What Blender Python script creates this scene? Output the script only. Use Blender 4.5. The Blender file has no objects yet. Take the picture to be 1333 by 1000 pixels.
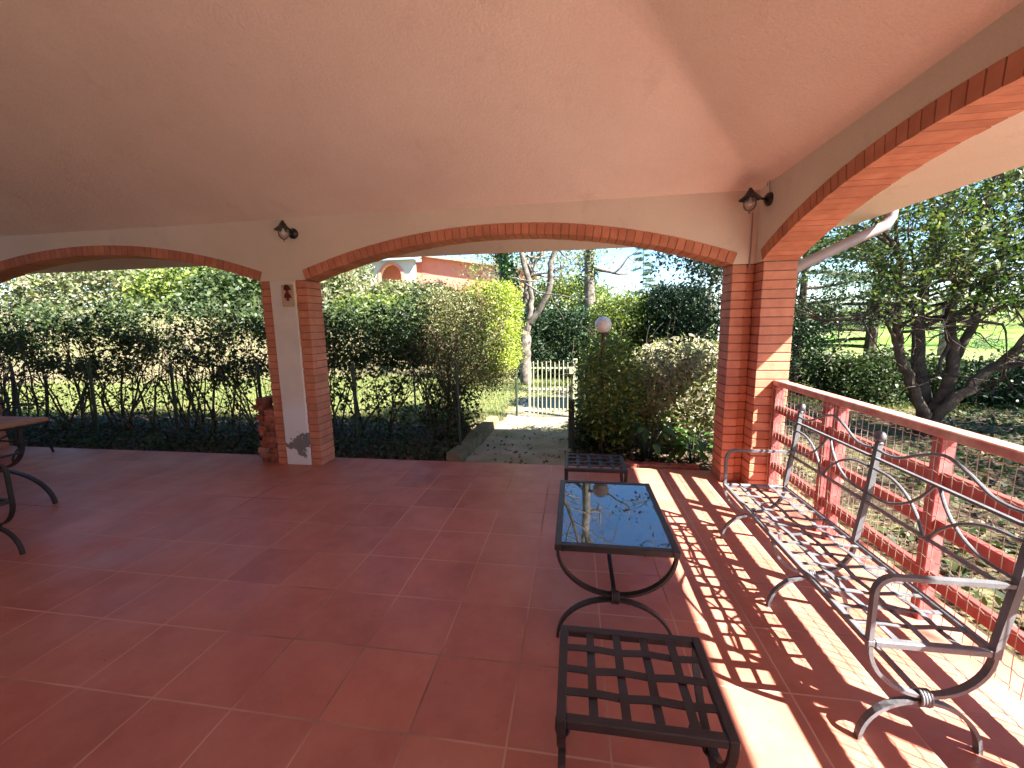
import bpy, math, random
import numpy as np
from mathutils import Vector, Matrix

# ------------------------------------------------------------------ camera, sky, sun
SC = bpy.context.scene
COL = SC.collection
cam_d = bpy.data.cameras.new("camera")
cam = bpy.data.objects.new("camera", cam_d)
COL.objects.link(cam)
SC.camera = cam
cam_d.sensor_width = 36.0
cam_d.sensor_fit = 'HORIZONTAL'
cam_d.lens = 36.0 * 532.97 / 1333.0
cam_d.clip_start = 0.02
cam_d.clip_end = 3000
yaw, pitch, roll = -0.15342, 0.146608, -0.017184
cy, sy, cp, sp = math.cos(yaw), math.sin(yaw), math.cos(pitch), math.sin(pitch)
fwd = Vector((sy * cp, cy * cp, -sp))
rgt = Vector((cy, -sy, 0))
upv = rgt.cross(fwd)
r2 = rgt * math.cos(roll) + upv * math.sin(roll)
u2 = -rgt * math.sin(roll) + upv * math.cos(roll)
M = Matrix((r2, u2, -fwd)).transposed().to_4x4()
M.translation = Vector((1.45503, -1.34015, 1.6257))
cam.matrix_world = M

SUN_V = Vector((0.88, -0.46, 1.0)).normalized()      # towards the sun
world = bpy.data.worlds.new("World")
SC.world = world
world.use_nodes = True
wn = world.node_tree
sky = wn.nodes.new('ShaderNodeTexSky')
sky.sky_type = 'NISHITA'
sky.sun_disc = False
sky.sun_elevation = math.asin(SUN_V.z)
sky.sun_rotation = math.atan2(SUN_V.x, SUN_V.y)
sky.air_density = 1.0
sky.dust_density = 0.15
sky.ozone_density = 4.0
bgn = wn.nodes['Background']
hs_ = wn.nodes.new('ShaderNodeHueSaturation')
hs_.inputs['Saturation'].default_value = 1.15
wn.links.new(sky.outputs[0], hs_.inputs['Color'])
wn.links.new(hs_.outputs[0], bgn.inputs[0])
bgn.inputs[1].default_value = 0.055
sl = bpy.data.lights.new("sun", 'SUN')
sl.energy = 4.3
sl.angle = math.radians(0.5)
sl.color = (1.0, 0.95, 0.86)
so = bpy.data.objects.new("sun", sl)
COL.objects.link(so)
so.rotation_euler = SUN_V.to_track_quat('Z', 'Y').to_euler()
SC.view_settings.view_transform = 'Standard'
SC.view_settings.look = 'None'
SC.view_settings.gamma = 1
SC.view_settings.exposure = 3.05
SC.cycles.max_bounces = 7
SC.cycles.diffuse_bounces = 5
SC.cycles.transparent_max_bounces = 12

# ------------------------------------------------------------------ helpers
def tag(o, label=None, cat=None, group=None, kind=None):
    if label: o['label'] = label
    if cat: o['category'] = cat
    if group: o['group'] = group
    if kind: o['kind'] = kind
    return o

def empty(name, loc=(0, 0, 0), label=None, cat=None, group=None, rz=0):
    o = bpy.data.objects.new(name, None)
    COL.objects.link(o)
    o.location = loc
    o.rotation_euler = (0, 0, rz)
    o.empty_display_size = 0.1
    return tag(o, label, cat, group)

def link(name, me, mat, parent=None, origin=None):
    o = bpy.data.objects.new(name, me)
    COL.objects.link(o)
    if mat: me.materials.append(mat)
    if parent is not None:
        o.parent = parent
    return o

def copy_tree(o, parent=None):
    c = o.copy()
    COL.objects.link(c)
    c.parent = parent
    for ch in list(o.children):
        copy_tree(ch, c)
    return c

def np_mesh(name, verts, faces):
    """verts (N,3), faces (M,4) or (M,3) numpy"""
    me = bpy.data.meshes.new(name)
    verts = np.asarray(verts, np.float32); faces = np.asarray(faces, np.int32)
    me.vertices.add(len(verts)); me.vertices.foreach_set('co', verts.ravel())
    k = faces.shape[1]
    me.loops.add(faces.size); me.loops.foreach_set('vertex_index', faces.ravel())
    me.polygons.add(len(faces))
    me.polygons.foreach_set('loop_start', np.arange(0, faces.size, k, dtype=np.int32))
    me.polygons.foreach_set('loop_total', np.full(len(faces), k, np.int32))
    me.update(calc_edges=True)
    me.validate()
    return me

class MB:
    def __init__(s): s.v = []; s.f = []
    def add(s, vs, fs):
        b = len(s.v); s.v.extend([tuple(v) for v in vs]); s.f.extend([tuple(i + b for i in f) for f in fs]); return s
    def box(s, lo, hi, m=None):
        x0, y0, z0 = lo; x1, y1, z1 = hi
        vs = [Vector(p) for p in ((x0,y0,z0),(x1,y0,z0),(x1,y1,z0),(x0,y1,z0),(x0,y0,z1),(x1,y0,z1),(x1,y1,z1),(x0,y1,z1))]
        if m is not None: vs = [m @ v for v in vs]
        return s.add(vs, [(0,3,2,1),(4,5,6,7),(0,1,5,4),(1,2,6,5),(2,3,7,6),(3,0,4,7)])
    def bbox(s, lo, hi, b=0.003, m=None):
        """box with chamfered edges"""
        x0, y0, z0 = lo; x1, y1, z1 = hi
        vs = []; idx = {}
        for i, x in enumerate((x0, x1)):
            for j, y in enumerate((y0, y1)):
                for k, z in enumerate((z0, z1)):
                    sx, sy_, sz = (b if i == 0 else -b), (b if j == 0 else -b), (b if k == 0 else -b)
                    idx[(i,j,k,0)] = len(vs); vs.append(Vector((x, y + sy_, z + sz)))
                    idx[(i,j,k,1)] = len(vs); vs.append(Vector((x + sx, y, z + sz)))
                    idx[(i,j,k,2)] = len(vs); vs.append(Vector((x + sx, y + sy_, z)))
        if m is not None: vs = [m @ v for v in vs]
        g = lambda i,j,k,a: idx[(i,j,k,a)]
        fs = []
        for i in (0, 1):
            q = [g(i,0,0,0), g(i,1,0,0), g(i,1,1,0), g(i,0,1,0)]; fs.append(q if i else q[::-1])
            q = [g(0,i,0,1), g(0,i,1,1), g(1,i,1,1), g(1,i,0,1)]; fs.append(q if i else q[::-1])
            q = [g(0,0,i,2), g(1,0,i,2), g(1,1,i,2), g(0,1,i,2)]; fs.append(q if i else q[::-1])
        for a in (0, 1):
            for c in (0, 1):
                fs.append((g(a,c,0,0), g(a,c,1,0), g(a,c,1,1), g(a,c,0,1)))
                fs.append((g(a,0,c,0), g(a,1,c,0), g(a,1,c,2), g(a,0,c,2)))
                fs.append((g(0,a,c,1), g(1,a,c,1), g(1,a,c,2), g(0,a,c,2)))
                for e in (0, 1): fs.append((g(a,c,e,0), g(a,c,e,1), g(a,c,e,2)))
        return s.add(vs, fs)
    def tube(s, pts, r, n=8, w=None, t=None, nrm=None, cap=True):
        """swept tube. r = radius or list. If w,t given: rectangular section, w along nrm, t perpendicular to it."""
        pts = [Vector(p) for p in pts]; N = len(pts)
        rs = r if isinstance(r, (list, tuple)) else [r] * N
        T = []
        for i in range(N):
            a = pts[min(i + 1, N - 1)] - pts[max(i - 1, 0)]
            T.append(a.normalized() if a.length > 1e-9 else Vector((0, 0, 1)))
        U = Vector(nrm) if nrm is not None else None
        if U is None:
            U = Vector((0, 0, 1)) if abs(T[0].z) < 0.9 else Vector((1, 0, 0))
        vs = []
        if w is not None:
            sec = [(-w/2, -t/2), (w/2, -t/2), (w/2, t/2), (-w/2, t/2)]
        else:
            sec = None
        m = 4 if sec else n
        for i in range(N):
            A = (U - T[i] * U.dot(T[i]))
            if A.length < 1e-6: A = T[i].orthogonal()
            A.normalize(); B = T[i].cross(A)
            if nrm is None: U = A
            if sec:
                for a, b in sec: vs.append(pts[i] + A * a + B * b)
            else:
                for k in range(n):
                    th = 2 * math.pi * k / n
                    vs.append(pts[i] + (A * math.cos(th) + B * math.sin(th)) * rs[i])
        fs = []
        for i in range(N - 1):
            for k in range(m):
                a = i * m + k; b = i * m + (k + 1) % m
                fs.append((a, b, b + m, a + m))
        if cap:
            fs.append(tuple(range(m))[::-1]); fs.append(tuple(range((N - 1) * m, N * m)))
        return s.add(vs, fs)
    def lathe(s, prof, n=20, m=None):
        vs = []; fs = []
        for (r, z) in prof:
            for k in range(n):
                a = 2 * math.pi * k / n
                v = Vector((r * math.cos(a), r * math.sin(a), z))
                vs.append(m @ v if m is not None else v)
        for i in range(len(prof) - 1):
            for k in range(n):
                a = i * n + k; b = i * n + (k + 1) % n
                fs.append((a, b, b + n, a + n))
        fs.append(tuple(range(n))[::-1]); fs.append(tuple(range((len(prof)-1)*n, len(prof)*n)))
        return s.add(vs, fs)
    def build(s, name, mat, parent=None, smooth=False, angle=None):
        me = bpy.data.meshes.new(name)
        me.from_pydata(s.v, [], s.f)
        me.update()
        if smooth:
            me.polygons.foreach_set('use_smooth', [True] * len(me.polygons))
            if angle: 
                try: me.set_sharp_from_angle(angle=math.radians(angle))
                except Exception: pass
        return link(name, me, mat, parent)

# ------------------------------------------------------------------ materials
def new_mat(name):
    m = bpy.data.materials.new(name); m.use_nodes = True
    nt = m.node_tree; b = nt.nodes['Principled BSDF']
    return m, nt, b

def tex_coord(nt, kind='Object'):
    return nt.nodes.new('ShaderNodeTexCoord').outputs[kind]

def noise(nt, scale, detail=4, rough=0.55, vec=None):
    n = nt.nodes.new('ShaderNodeTexNoise'); n.inputs['Scale'].default_value = scale
    n.inputs['Detail'].default_value = detail; n.inputs['Roughness'].default_value = rough
    nt.links.new(vec if vec is not None else world_pos(nt), n.inputs['Vector'])
    return n.outputs['Fac']

def world_pos(nt):
    g = nt.nodes.new('ShaderNodeNewGeometry'); return g.outputs['Position']

def ramp(nt, fac, stops):
    r = nt.nodes.new('ShaderNodeValToRGB')
    while len(r.color_ramp.elements) < len(stops): r.color_ramp.elements.new(0.5)
    for e, (p, c) in zip(r.color_ramp.elements, stops):
        e.position = p; e.color = (*c, 1) if len(c) == 3 else c
    nt.links.new(fac, r.inputs[0]); return r.outputs[0]

def mixc(nt, fac, a, b, mode='MIX'):
    m = nt.nodes.new('ShaderNodeMix'); m.data_type = 'RGBA'; m.blend_type = mode
    for s_, v in ((m.inputs[0], fac), (m.inputs[6], a), (m.inputs[7], b)):
        if hasattr(v, 'is_linked'): nt.links.new(v, s_)
        elif isinstance(v, (int, float)): s_.default_value = v
        else: s_.default_value = (*v, 1) if len(v) == 3 else v
    return m.outputs[2]

def math_n(nt, op, a, b=None, c=None):
    m = nt.nodes.new('ShaderNodeMath'); m.operation = op
    for i, v in enumerate((a, b, c)):
        if v is None: continue
        if hasattr(v, 'is_linked'): nt.links.new(v, m.inputs[i])
        else: m.inputs[i].default_value = v
    return m.outputs[0]

def bump(nt, b, h, strength=0.3, dist=0.01):
    n = nt.nodes.new('ShaderNodeBump'); n.inputs['Strength'].default_value = strength
    n.inputs['Distance'].default_value = dist
    nt.links.new(h, n.inputs['Height']); nt.links.new(n.outputs[0], b.inputs['Normal'])

def simple(name, c0, c1=None, rough=0.6, scale=8, bscale=60, bstr=0.2, metal=0, spec=0.5, bdist=0.005, island=0.0):
    m, nt, b = new_mat(name)
    c1 = c1 or tuple(x * 0.75 for x in c0)
    col = ramp(nt, noise(nt, scale, 5), [(0.3, c0), (0.7, c1)])
    if island:
        g = nt.nodes.new('ShaderNodeNewGeometry')
        v = math_n(nt, 'MULTIPLY_ADD', g.outputs['Random Per Island'], island, 1 - island / 2)
        cb = nt.nodes.new('ShaderNodeCombineXYZ')
        for i in range(3): nt.links.new(v, cb.inputs[i])
        col = mixc(nt, 1.0, col, cb.outputs[0], 'MULTIPLY')
    nt.links.new(col, b.inputs['Base Color'])
    b.inputs['Roughness'].default_value = rough; b.inputs['Metallic'].default_value = metal
    b.inputs['Specular IOR Level'].default_value = spec
    if bstr: bump(nt, b, noise(nt, bscale, 4), bstr, bdist)
    return m

def leaf_mat(name, cols, trans=0.3, rough=0.45, patch=None, spec=0.4):
    """cols: list of colours spread over random leaves"""
    m, nt, b = new_mat(name)
    g = nt.nodes.new('ShaderNodeNewGeometry')
    n = len(cols)
    col = ramp(nt, g.outputs['Random Per Island'], [(i / max(1, n - 1), c) for i, c in enumerate(cols)])
    if patch:
        sc, c2, lo, hi = patch
        f = ramp(nt, noise(nt, sc, 3), [(lo, (0, 0, 0)), (hi, (1, 1, 1))])
        col = mixc(nt, f, col, c2)
    nt.links.new(col, b.inputs['Base Color'])
    b.inputs['Roughness'].default_value = rough
    b.inputs['Specular IOR Level'].default_value = spec
    t = nt.nodes.new('ShaderNodeBsdfTranslucent')
    nt.links.new(mixc(nt, 1.0, col, (1.3, 1.5, 0.7), 'MULTIPLY'), t.inputs[0])
    mx = nt.nodes.new('ShaderNodeMixShader'); mx.inputs[0].default_value = trans
    nt.links.new(b.outputs[0], mx.inputs[1]); nt.links.new(t.outputs[0], mx.inputs[2])
    nt.links.new(mx.outputs[0], nt.nodes['Material Output'].inputs[0])
    return m

# floor tiles: 0.4 m grid
def make_tile():
    m, nt, b = new_mat('terracotta_tile')
    P = world_pos(nt)
    sep = nt.nodes.new('ShaderNodeSeparateXYZ'); nt.links.new(P, sep.inputs[0])
    wob = math_n(nt, 'MULTIPLY', math_n(nt, 'SUBTRACT', noise(nt, 5, 2), 0.5), 0.006)
    def cell(o):
        u = math_n(nt, 'DIVIDE', math_n(nt, 'ADD', o, wob), 0.4)
        fl = math_n(nt, 'FLOOR', u)
        fr = math_n(nt, 'SUBTRACT', u, fl)
        d = math_n(nt, 'MINIMUM', fr, math_n(nt, 'SUBTRACT', 1.0, fr))
        return fl, d
    fx, dx = cell(sep.outputs[0]); fy, dy = cell(sep.outputs[1])
    d = math_n(nt, 'MINIMUM', dx, dy)
    cb = nt.nodes.new('ShaderNodeCombineXYZ'); nt.links.new(fx, cb.inputs[0]); nt.links.new(fy, cb.inputs[1])
    wnz = nt.nodes.new('ShaderNodeTexWhiteNoise'); wnz.noise_dimensions = '2D'; nt.links.new(cb.outputs[0], wnz.inputs['Vector'])
    tone = ramp(nt, wnz.outputs['Value'], [(0, (0.40, 0.128, 0.086)), (0.35, (0.48, 0.155, 0.102)), (0.7, (0.44, 0.152, 0.106)), (1, (0.50, 0.175, 0.115))])
    mott = ramp(nt, noise(nt, 3.2, 6, 0.6), [(0.3, (0.82, 0.80, 0.80)), (0.7, (1.12, 1.1, 1.1))])
    tone = mixc(nt, 1.0, tone, mott, 'MULTIPLY')
    # dust and scuffs
    dust = ramp(nt, noise(nt, 1.6, 8, 0.72), [(0.42, (0, 0, 0)), (0.72, (0.38, 0.38, 0.38))])
    tone = mixc(nt, dust, tone, (0.46, 0.27, 0.20))
    scuff = ramp(nt, noise(nt, 11, 7, 0.75), [(0.60, (0, 0, 0)), (0.68, (0.30, 0.30, 0.30))])
    tone = mixc(nt, scuff, tone, (0.30, 0.13, 0.09))
    spots = ramp(nt, noise(nt, 38, 2, 0.5), [(0.24, (0.55, 0.55, 0.55)), (0.27, (1, 1, 1))])
    tone = mixc(nt, 1.0, tone, spots, 'MULTIPLY')
    gr = ramp(nt, d, [(0.0075, (1, 1, 1)), (0.0125, (0, 0, 0))])
    gcol = ramp(nt, noise(nt, 0.7, 3), [(0.36, (0.18, 0.075, 0.05)), (0.52, (0.58, 0.33, 0.24))])
    col = mixc(nt, gr, tone, gcol)
    nt.links.new(col, b.inputs['Base Color'])
    rr = ramp(nt, noise(nt, 2.0, 5), [(0.3, (0.36,)*3), (0.7, (0.55,)*3)])
    rr = mixc(nt, gr, rr, (0.9, 0.9, 0.9))
    nt.links.new(rr, b.inputs['Roughness'])
    h = math_n(nt, 'ADD', math_n(nt, 'MULTIPLY', ramp(nt, d, [(0.0, (0, 0, 0)), (0.02, (1, 1, 1))]), 1.0),
               math_n(nt, 'MULTIPLY', noise(nt, 25, 5), 0.35))
    bump(nt, b, h, 0.4, 0.002)
    return m

def make_plaster(name, c0, c1, bs=140, st=0.35):
    m, nt, b = new_mat(name)
    col = ramp(nt, noise(nt, 1.3, 6, 0.6), [(0.3, c0), (0.7, c1)])
    fine = ramp(nt, noise(nt, 90, 3), [(0.3, (0.93,)*3), (0.7, (1.04,)*3)])
    st_ = ramp(nt, noise(nt, 2.2, 8, 0.7), [(0.58, (1, 1, 1)), (0.75, (0.86, 0.83, 0.80))])
    col = mixc(nt, 1.0, col, st_, 'MULTIPLY')
    nt.links.new(mixc(nt, 1.0, col, fine, 'MULTIPLY'), b.inputs['Base Color'])
    b.inputs['Roughness'].default_value = 0.9; b.inputs['Specular IOR Level'].default_value = 0.2
    h = math_n(nt, 'ADD', noise(nt, bs, 5, 0.6), math_n(nt, 'MULTIPLY', noise(nt, 12, 4), 0.8))
    bump(nt, b, h, st, 0.006)
    return m

def make_patched():
    """cream plaster strip of the pillar with bared grey cement low down"""
    m, nt, b = new_mat('patched_plaster')
    P = world_pos(nt)
    sep = nt.nodes.new('ShaderNodeSeparateXYZ'); nt.links.new(P, sep.inputs[0])
    nz = noise(nt, 9, 5, 0.6)
    dx = math_n(nt, 'DIVIDE', math_n(nt, 'SUBTRACT', sep.outputs[0], -1.73), 0.16)
    dz = math_n(nt, 'DIVIDE', math_n(nt, 'SUBTRACT', sep.outputs[2], 0.26), 0.13)
    r = math_n(nt, 'ADD', math_n(nt, 'MULTIPLY', dx, dx), math_n(nt, 'MULTIPLY', dz, dz))
    r = math_n(nt, 'ADD', r, math_n(nt, 'MULTIPLY', math_n(nt, 'SUBTRACT', nz, 0.5), 6.0))
    f = ramp(nt, math_n(nt, 'MULTIPLY', r, 0.25), [(0.25, (1, 1, 1)), (0.27, (0, 0, 0))])
    base = ramp(nt, noise(nt, 3, 5), [(0.3, (0.74, 0.68, 0.62)), (0.7, (0.62, 0.57, 0.53))])
    # lower part whiter
    lowf = ramp(nt, math_n(nt, 'ADD', sep.outputs[2], math_n(nt, 'MULTIPLY', nz, 0.2)), [(0.75, (1, 1, 1)), (0.95, (0, 0, 0))])
    base = mixc(nt, lowf, base, (0.74, 0.72, 0.75))
    nt.links.new(mixc(nt, f, base, (0.2, 0.19, 0.19)), b.inputs['Base Color'])
    b.inputs['Roughness'].default_value = 0.85
    bump(nt, b, math_n(nt, 'SUBTRACT', noise(nt, 70, 4), math_n(nt, 'MULTIPLY', f, 2.0)), 0.4, 0.004)
    return m

M_tile = make_tile()
M_ceil = make_plaster('ceiling_plaster', (0.94, 0.80, 0.70), (0.86, 0.72, 0.62), 48, 1.0)
M_wall = make_plaster('wall_plaster', (0.76, 0.66, 0.55), (0.68, 0.58, 0.48), 110, 0.3)
M_patch = make_patched()
M_brick = simple('red_brick', (0.60, 0.25, 0.155), (0.48, 0.175, 0.11), 0.85, 9, 120, 0.5, spec=0.2, island=0.22)
M_oldbrick, _nt, _b = new_mat('old_brick')
_oi = _nt.nodes.new('ShaderNodeObjectInfo')
_c = ramp(_nt, _oi.outputs['Random'], [(0, (0.20, 0.055, 0.04)), (0.4, (0.40, 0.12, 0.07)), (0.75, (0.30, 0.10, 0.07)), (1, (0.46, 0.20, 0.14))])
_c = mixc(_nt, 1.0, _c, ramp(_nt, noise(_nt, 30, 5), [(0.3, (.65,)*3), (0.7, (1.15,)*3)]), 'MULTIPLY')
_nt.links.new(_c, _b.inputs['Base Color']); _b.inputs['Roughness'].default_value = 0.95
bump(_nt, _b, noise(_nt, 80, 4), 0.6, 0.006)
M_mortar = simple('mortar', (0.30, 0.14, 0.095), (0.20, 0.095, 0.07), 0.95, 12, 200, 0.3, spec=0.1)
M_soffit = make_plaster('eave_plaster', (0.78, 0.66, 0.56), (0.72, 0.60, 0.50))
M_redpaint = simple('red_painted_steel', (0.40, 0.065, 0.055), (0.28, 0.04, 0.035), 0.6, 14, 50, 0.25, island=0.1)
M_redpost = simple('faded_red_post', (0.52, 0.14, 0.13), (0.32, 0.05, 0.045), 0.65, 13, 60, 0.25)
M_toprail = simple('sunlit_top_rail_red', (0.62, 0.34, 0.26), (0.42, 0.13, 0.10), 0.6, 11, 40, 0.2)  # rail red lightened, the sunlit look of its top is in the colour
M_wire = simple('galvanised_wire', (0.55, 0.50, 0.42), (0.40, 0.34, 0.28), 0.5, 30, bstr=0, metal=0.3)
M_gwire = simple('green_wire', (0.03, 0.08, 0.045), (0.04, 0.06, 0.04), 0.5, 30, bstr=0)
M_iron = simple('grey_painted_iron', (0.165, 0.17, 0.19), (0.11, 0.112, 0.125), 0.42, 14, 160, 0.25, metal=0.15, spec=0.6)
M_iron2 = simple('dark_wrought_iron', (0.034, 0.029, 0.029), (0.022, 0.018, 0.018), 0.45, 14, 160, 0.3, metal=0.2, spec=0.6)
M_black = simple('black_enamel', (0.012, 0.012, 0.012), (0.02, 0.018, 0.016), 0.35, 20, bstr=0)
M_wood = simple('varnished_wood', (0.34, 0.16, 0.08), (0.24, 0.10, 0.05), 0.6, 4, 30, 0.15)
M_bark = simple('grey_bark', (0.24, 0.205, 0.17), (0.06, 0.05, 0.04), 0.95, 7, 40, 0.9, spec=0.1, bdist=0.02)
M_dbark = simple('dark_bark', (0.11, 0.085, 0.062), (0.04, 0.03, 0.024), 0.95, 7, 40, 0.9, spec=0.1, bdist=0.02)
M_stem = simple('hedge_stem', (0.13, 0.10, 0.075), (0.06, 0.045, 0.035), 0.95, 12, 60, 0.5, spec=0.1)
M_gpost = simple('green_fence_post', (0.02, 0.045, 0.03), (0.03, 0.04, 0.03), 0.5, 12, bstr=0.1)
M_gate = simple('weathered_gate_paint', (0.36, 0.36, 0.26), (0.26, 0.27, 0.17), 0.6, 10, 60, 0.3)
M_stone = simple('mossy_kerb_stone', (0.22, 0.17, 0.12), (0.10, 0.11, 0.05), 0.95, 6, 40, 0.7, spec=0.1, bdist=0.01)
M_gutter = simple('painted_gutter', (0.34, 0.27, 0.27), (0.28, 0.22, 0.22), 0.45, 6, bstr=0.05)
M_globe = simple('white_lamp_globe', (0.8, 0.78, 0.76), (0.72, 0.7, 0.68), 0.25, 9, bstr=0)

def make_glass(name, tint, rough, ior, pale_veil=0.0):
    m, nt, b = new_mat(name)
    nt.nodes.remove(b)
    tr = nt.nodes.new('ShaderNodeBsdfTransparent'); tr.inputs[0].default_value = (*tint, 1)
    gl = nt.nodes.new('ShaderNodeBsdfGlossy'); gl.inputs['Roughness'].default_value = rough
    fr = nt.nodes.new('ShaderNodeFresnel'); fr.inputs[0].default_value = ior
    mx = nt.nodes.new('ShaderNodeMixShader')
    nt.links.new(fr.outputs[0], mx.inputs[0]); nt.links.new(tr.outputs[0], mx.inputs[1]); nt.links.new(gl.outputs[0], mx.inputs[2])
    out = mx.outputs[0]
    if pale_veil:  # patchy diffuse layer that paints in pale reflections and brightness
        df = nt.nodes.new('ShaderNodeBsdfDiffuse'); df.inputs[0].default_value = (0.5, 0.45, 0.4, 1)
        m2 = nt.nodes.new('ShaderNodeMixShader')
        f = ramp(nt, noise(nt, 8, 6, 0.7), [(0.35, (0.0,)*3), (0.8, (pale_veil,)*3)])
        nt.links.new(f, m2.inputs[0]); nt.links.new(out, m2.inputs[1]); nt.links.new(df.outputs[0], m2.inputs[2]); out = m2.outputs[0]
    nt.links.new(out, nt.nodes['Material Output'].inputs[0])
    return m
M_glass = make_glass('table_glass', (0.55, 0.58, 0.58), 0.015, 2.8, 0.16)  # diffuse layer pales the mirrored sky
M_lampglass = make_glass('lamp_glass', (0.95, 0.93, 0.91), 0.05, 1.35, 0.55)  # diffuse layer paints the globe brighter

L_hedge = leaf_mat('hedge_leaves', [(0.014, 0.028, 0.010), (0.035, 0.06, 0.02), (0.07, 0.09, 0.03), (0.02, 0.04, 0.014)], 0.22, 0.5, spec=.3)
L_mid = leaf_mat('clipped_hedge_leaves', [(0.035, 0.05, 0.015), (0.12, 0.14, 0.04), (0.26, 0.20, 0.12), (0.07, 0.09, 0.025)], 0.25, 0.5)
L_gold = leaf_mat('golden_leaves', [(0.22, 0.28, 0.03), (0.30, 0.34, 0.05), (0.12, 0.17, 0.03)], 0.35, 0.5)
L_pale = leaf_mat('pale_dry_leaves', [(0.18, 0.19, 0.08), (0.30, 0.27, 0.18), (0.40, 0.35, 0.26), (0.06, 0.09, 0.03), (0.32, 0.25, 0.18)], 0.25, 0.6)
L_dark = leaf_mat('dark_evergreen_leaves', [(0.008, 0.02, 0.008), (0.015, 0.035, 0.012), (0.03, 0.055, 0.02)], 0.12, 0.48, spec=.35)
L_yel = leaf_mat('yellow_green_leaves', [(0.08, 0.12, 0.02), (0.20, 0.25, 0.04), (0.13, 0.15, 0.05), (0.03, 0.06, 0.015)], 0.3, 0.45)
L_tree = leaf_mat('glossy_tree_leaves', [(0.02, 0.045, 0.012), (0.05, 0.09, 0.02), (0.09, 0.12, 0.035), (0.15, 0.15, 0.05)], 0.3, 0.5, spec=.3)
L_broad = leaf_mat('broad_green_leaves', [(0.03, 0.08, 0.015), (0.05, 0.13, 0.025), (0.09, 0.17, 0.04)], 0.25, 0.35)
L_bank = leaf_mat('bank_leaves', [(0.10, 0.13, 0.05), (0.17, 0.20, 0.08), (0.22, 0.18, 0.13), (0.05, 0.08, 0.03)], 0.3, 0.6)
L_ivy = leaf_mat('ivy_leaves', [(0.015, 0.05, 0.012), (0.03, 0.09, 0.02)], 0.2, 0.4)
L_dry = leaf_mat('fallen_leaves', [(0.09, 0.055, 0.03), (0.14, 0.09, 0.055), (0.05, 0.035, 0.02), (0.20, 0.15, 0.10)], 0.05, 0.8)
L_grass = leaf_mat('grass_blades', [(0.09, 0.13, 0.03), (0.15, 0.19, 0.05), (0.28, 0.25, 0.11)], 0.35, 0.6)
L_needle = leaf_mat('cedar_needles', [(0.03, 0.06, 0.025), (0.06, 0.10, 0.045), (0.10, 0.13, 0.07)], 0.2, 0.5)

# ------------------------------------------------------------------ foliage tools
def unit(v): return v / (np.linalg.norm(v, axis=1, keepdims=True) + 1e-9)

def leaves(name, mat, parent, pts, L, W, seed, up=0.4, droop=0.0):
    rng = np.random.default_rng(seed); n = len(pts)
    nrm = unit(rng.normal(size=(n, 3)) + np.array([0, 0, up * 2]))
    d = rng.normal(size=(n, 3)); d[:, 2] -= droop
    d = unit(d - nrm * np.sum(d * nrm, 1, keepdims=True))
    s = np.cross(nrm, d)
    sc = rng.uniform(0.6, 1.3, (n, 1))
    l = L * sc; w = W * sc * rng.uniform(0.8, 1.2, (n, 1))
    c = rng.uniform(-0.15, 0.3, (n, 1)) * l
    v = np.stack([pts - d * l * 0.5, pts + s * w * 0.5 + nrm * c * 0.5, pts + d * l * 0.5 - nrm * c * 0.4, pts - s * w * 0.5 + nrm * c * 0.5], 1).reshape(-1, 3)
    f = np.arange(4 * n, dtype=np.int32).reshape(-1, 4)
    me = np_mesh(name, v, f)
    return link(name, me, mat, parent)

def clumps(rng, centers, per, sig):
    c = np.repeat(centers, per, axis=0)
    return c + rng.normal(size=c.shape) * np.asarray(sig)

def box_pts(rng, lo, hi, n, p=4.0, shell=0.5):
    """points in a rounded box, denser towards the skin"""
    lo = np.array(lo, float); hi = np.array(hi, float); c = (lo + hi) / 2; h = (hi - lo) / 2
    out = []
    while len(out) < n:
        q = rng.uniform(-1, 1, (n * 2, 3))
        r = (np.abs(q) ** p).sum(1) ** (1 / p)
        keep = (r < 1) & (rng.uniform(size=len(q)) < (shell * 0 + np.where(r > 0.6, 1.0, 1 - shell)))
        out.extend(list(q[keep] * h + c))
    return np.array(out[:n])

def grow(rng, mb, p, d, L, r, depth, tips, sides=5, spread=0.6, up=0.15, kids=(2, 3), shrink=0.72, wig=0.12, minr=0.003):
    n = 5
    pts = [Vector(p)]; dd = Vector(d).normalized()
    rs = [r]
    for i in range(n):
        dd = (dd + Vector(rng.normal(0, wig, 3)) + Vector((0, 0, up * 0.2))).normalized()
        pts.append(pts[-1] + dd * (L / n)); rs.append(max(minr, r * (1 - 0.4 * (i + 1) / n)))
    mb.tube(pts, rs, n=max(3, sides), cap=False)
    if depth <= 0:
        tips.append((pts[-1], dd)); tips.append((pts[3], dd)); return
    k = rng.integers(kids[0], kids[1] + 1)
    for j in range(k):
        st = pts[-1] if j == 0 else pts[int(rng.integers(2, n + 1))]
        nd = (dd + Vector(rng.normal(0, spread, 3)) + Vector((0, 0, up))).normalized()
        grow(rng, mb, st, nd, L * shrink * rng.uniform(0.8, 1.2), rs[-1] * 0.8, depth - 1, tips, sides - 1, spread, up, kids, shrink, wig, minr)

# ------------------------------------------------------------------ ground and terrain (setting)
def sstep(a, b, x):
    t = np.clip((x - a) / (b - a), 0, 1); return t * t * (3 - 2 * t)

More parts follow.
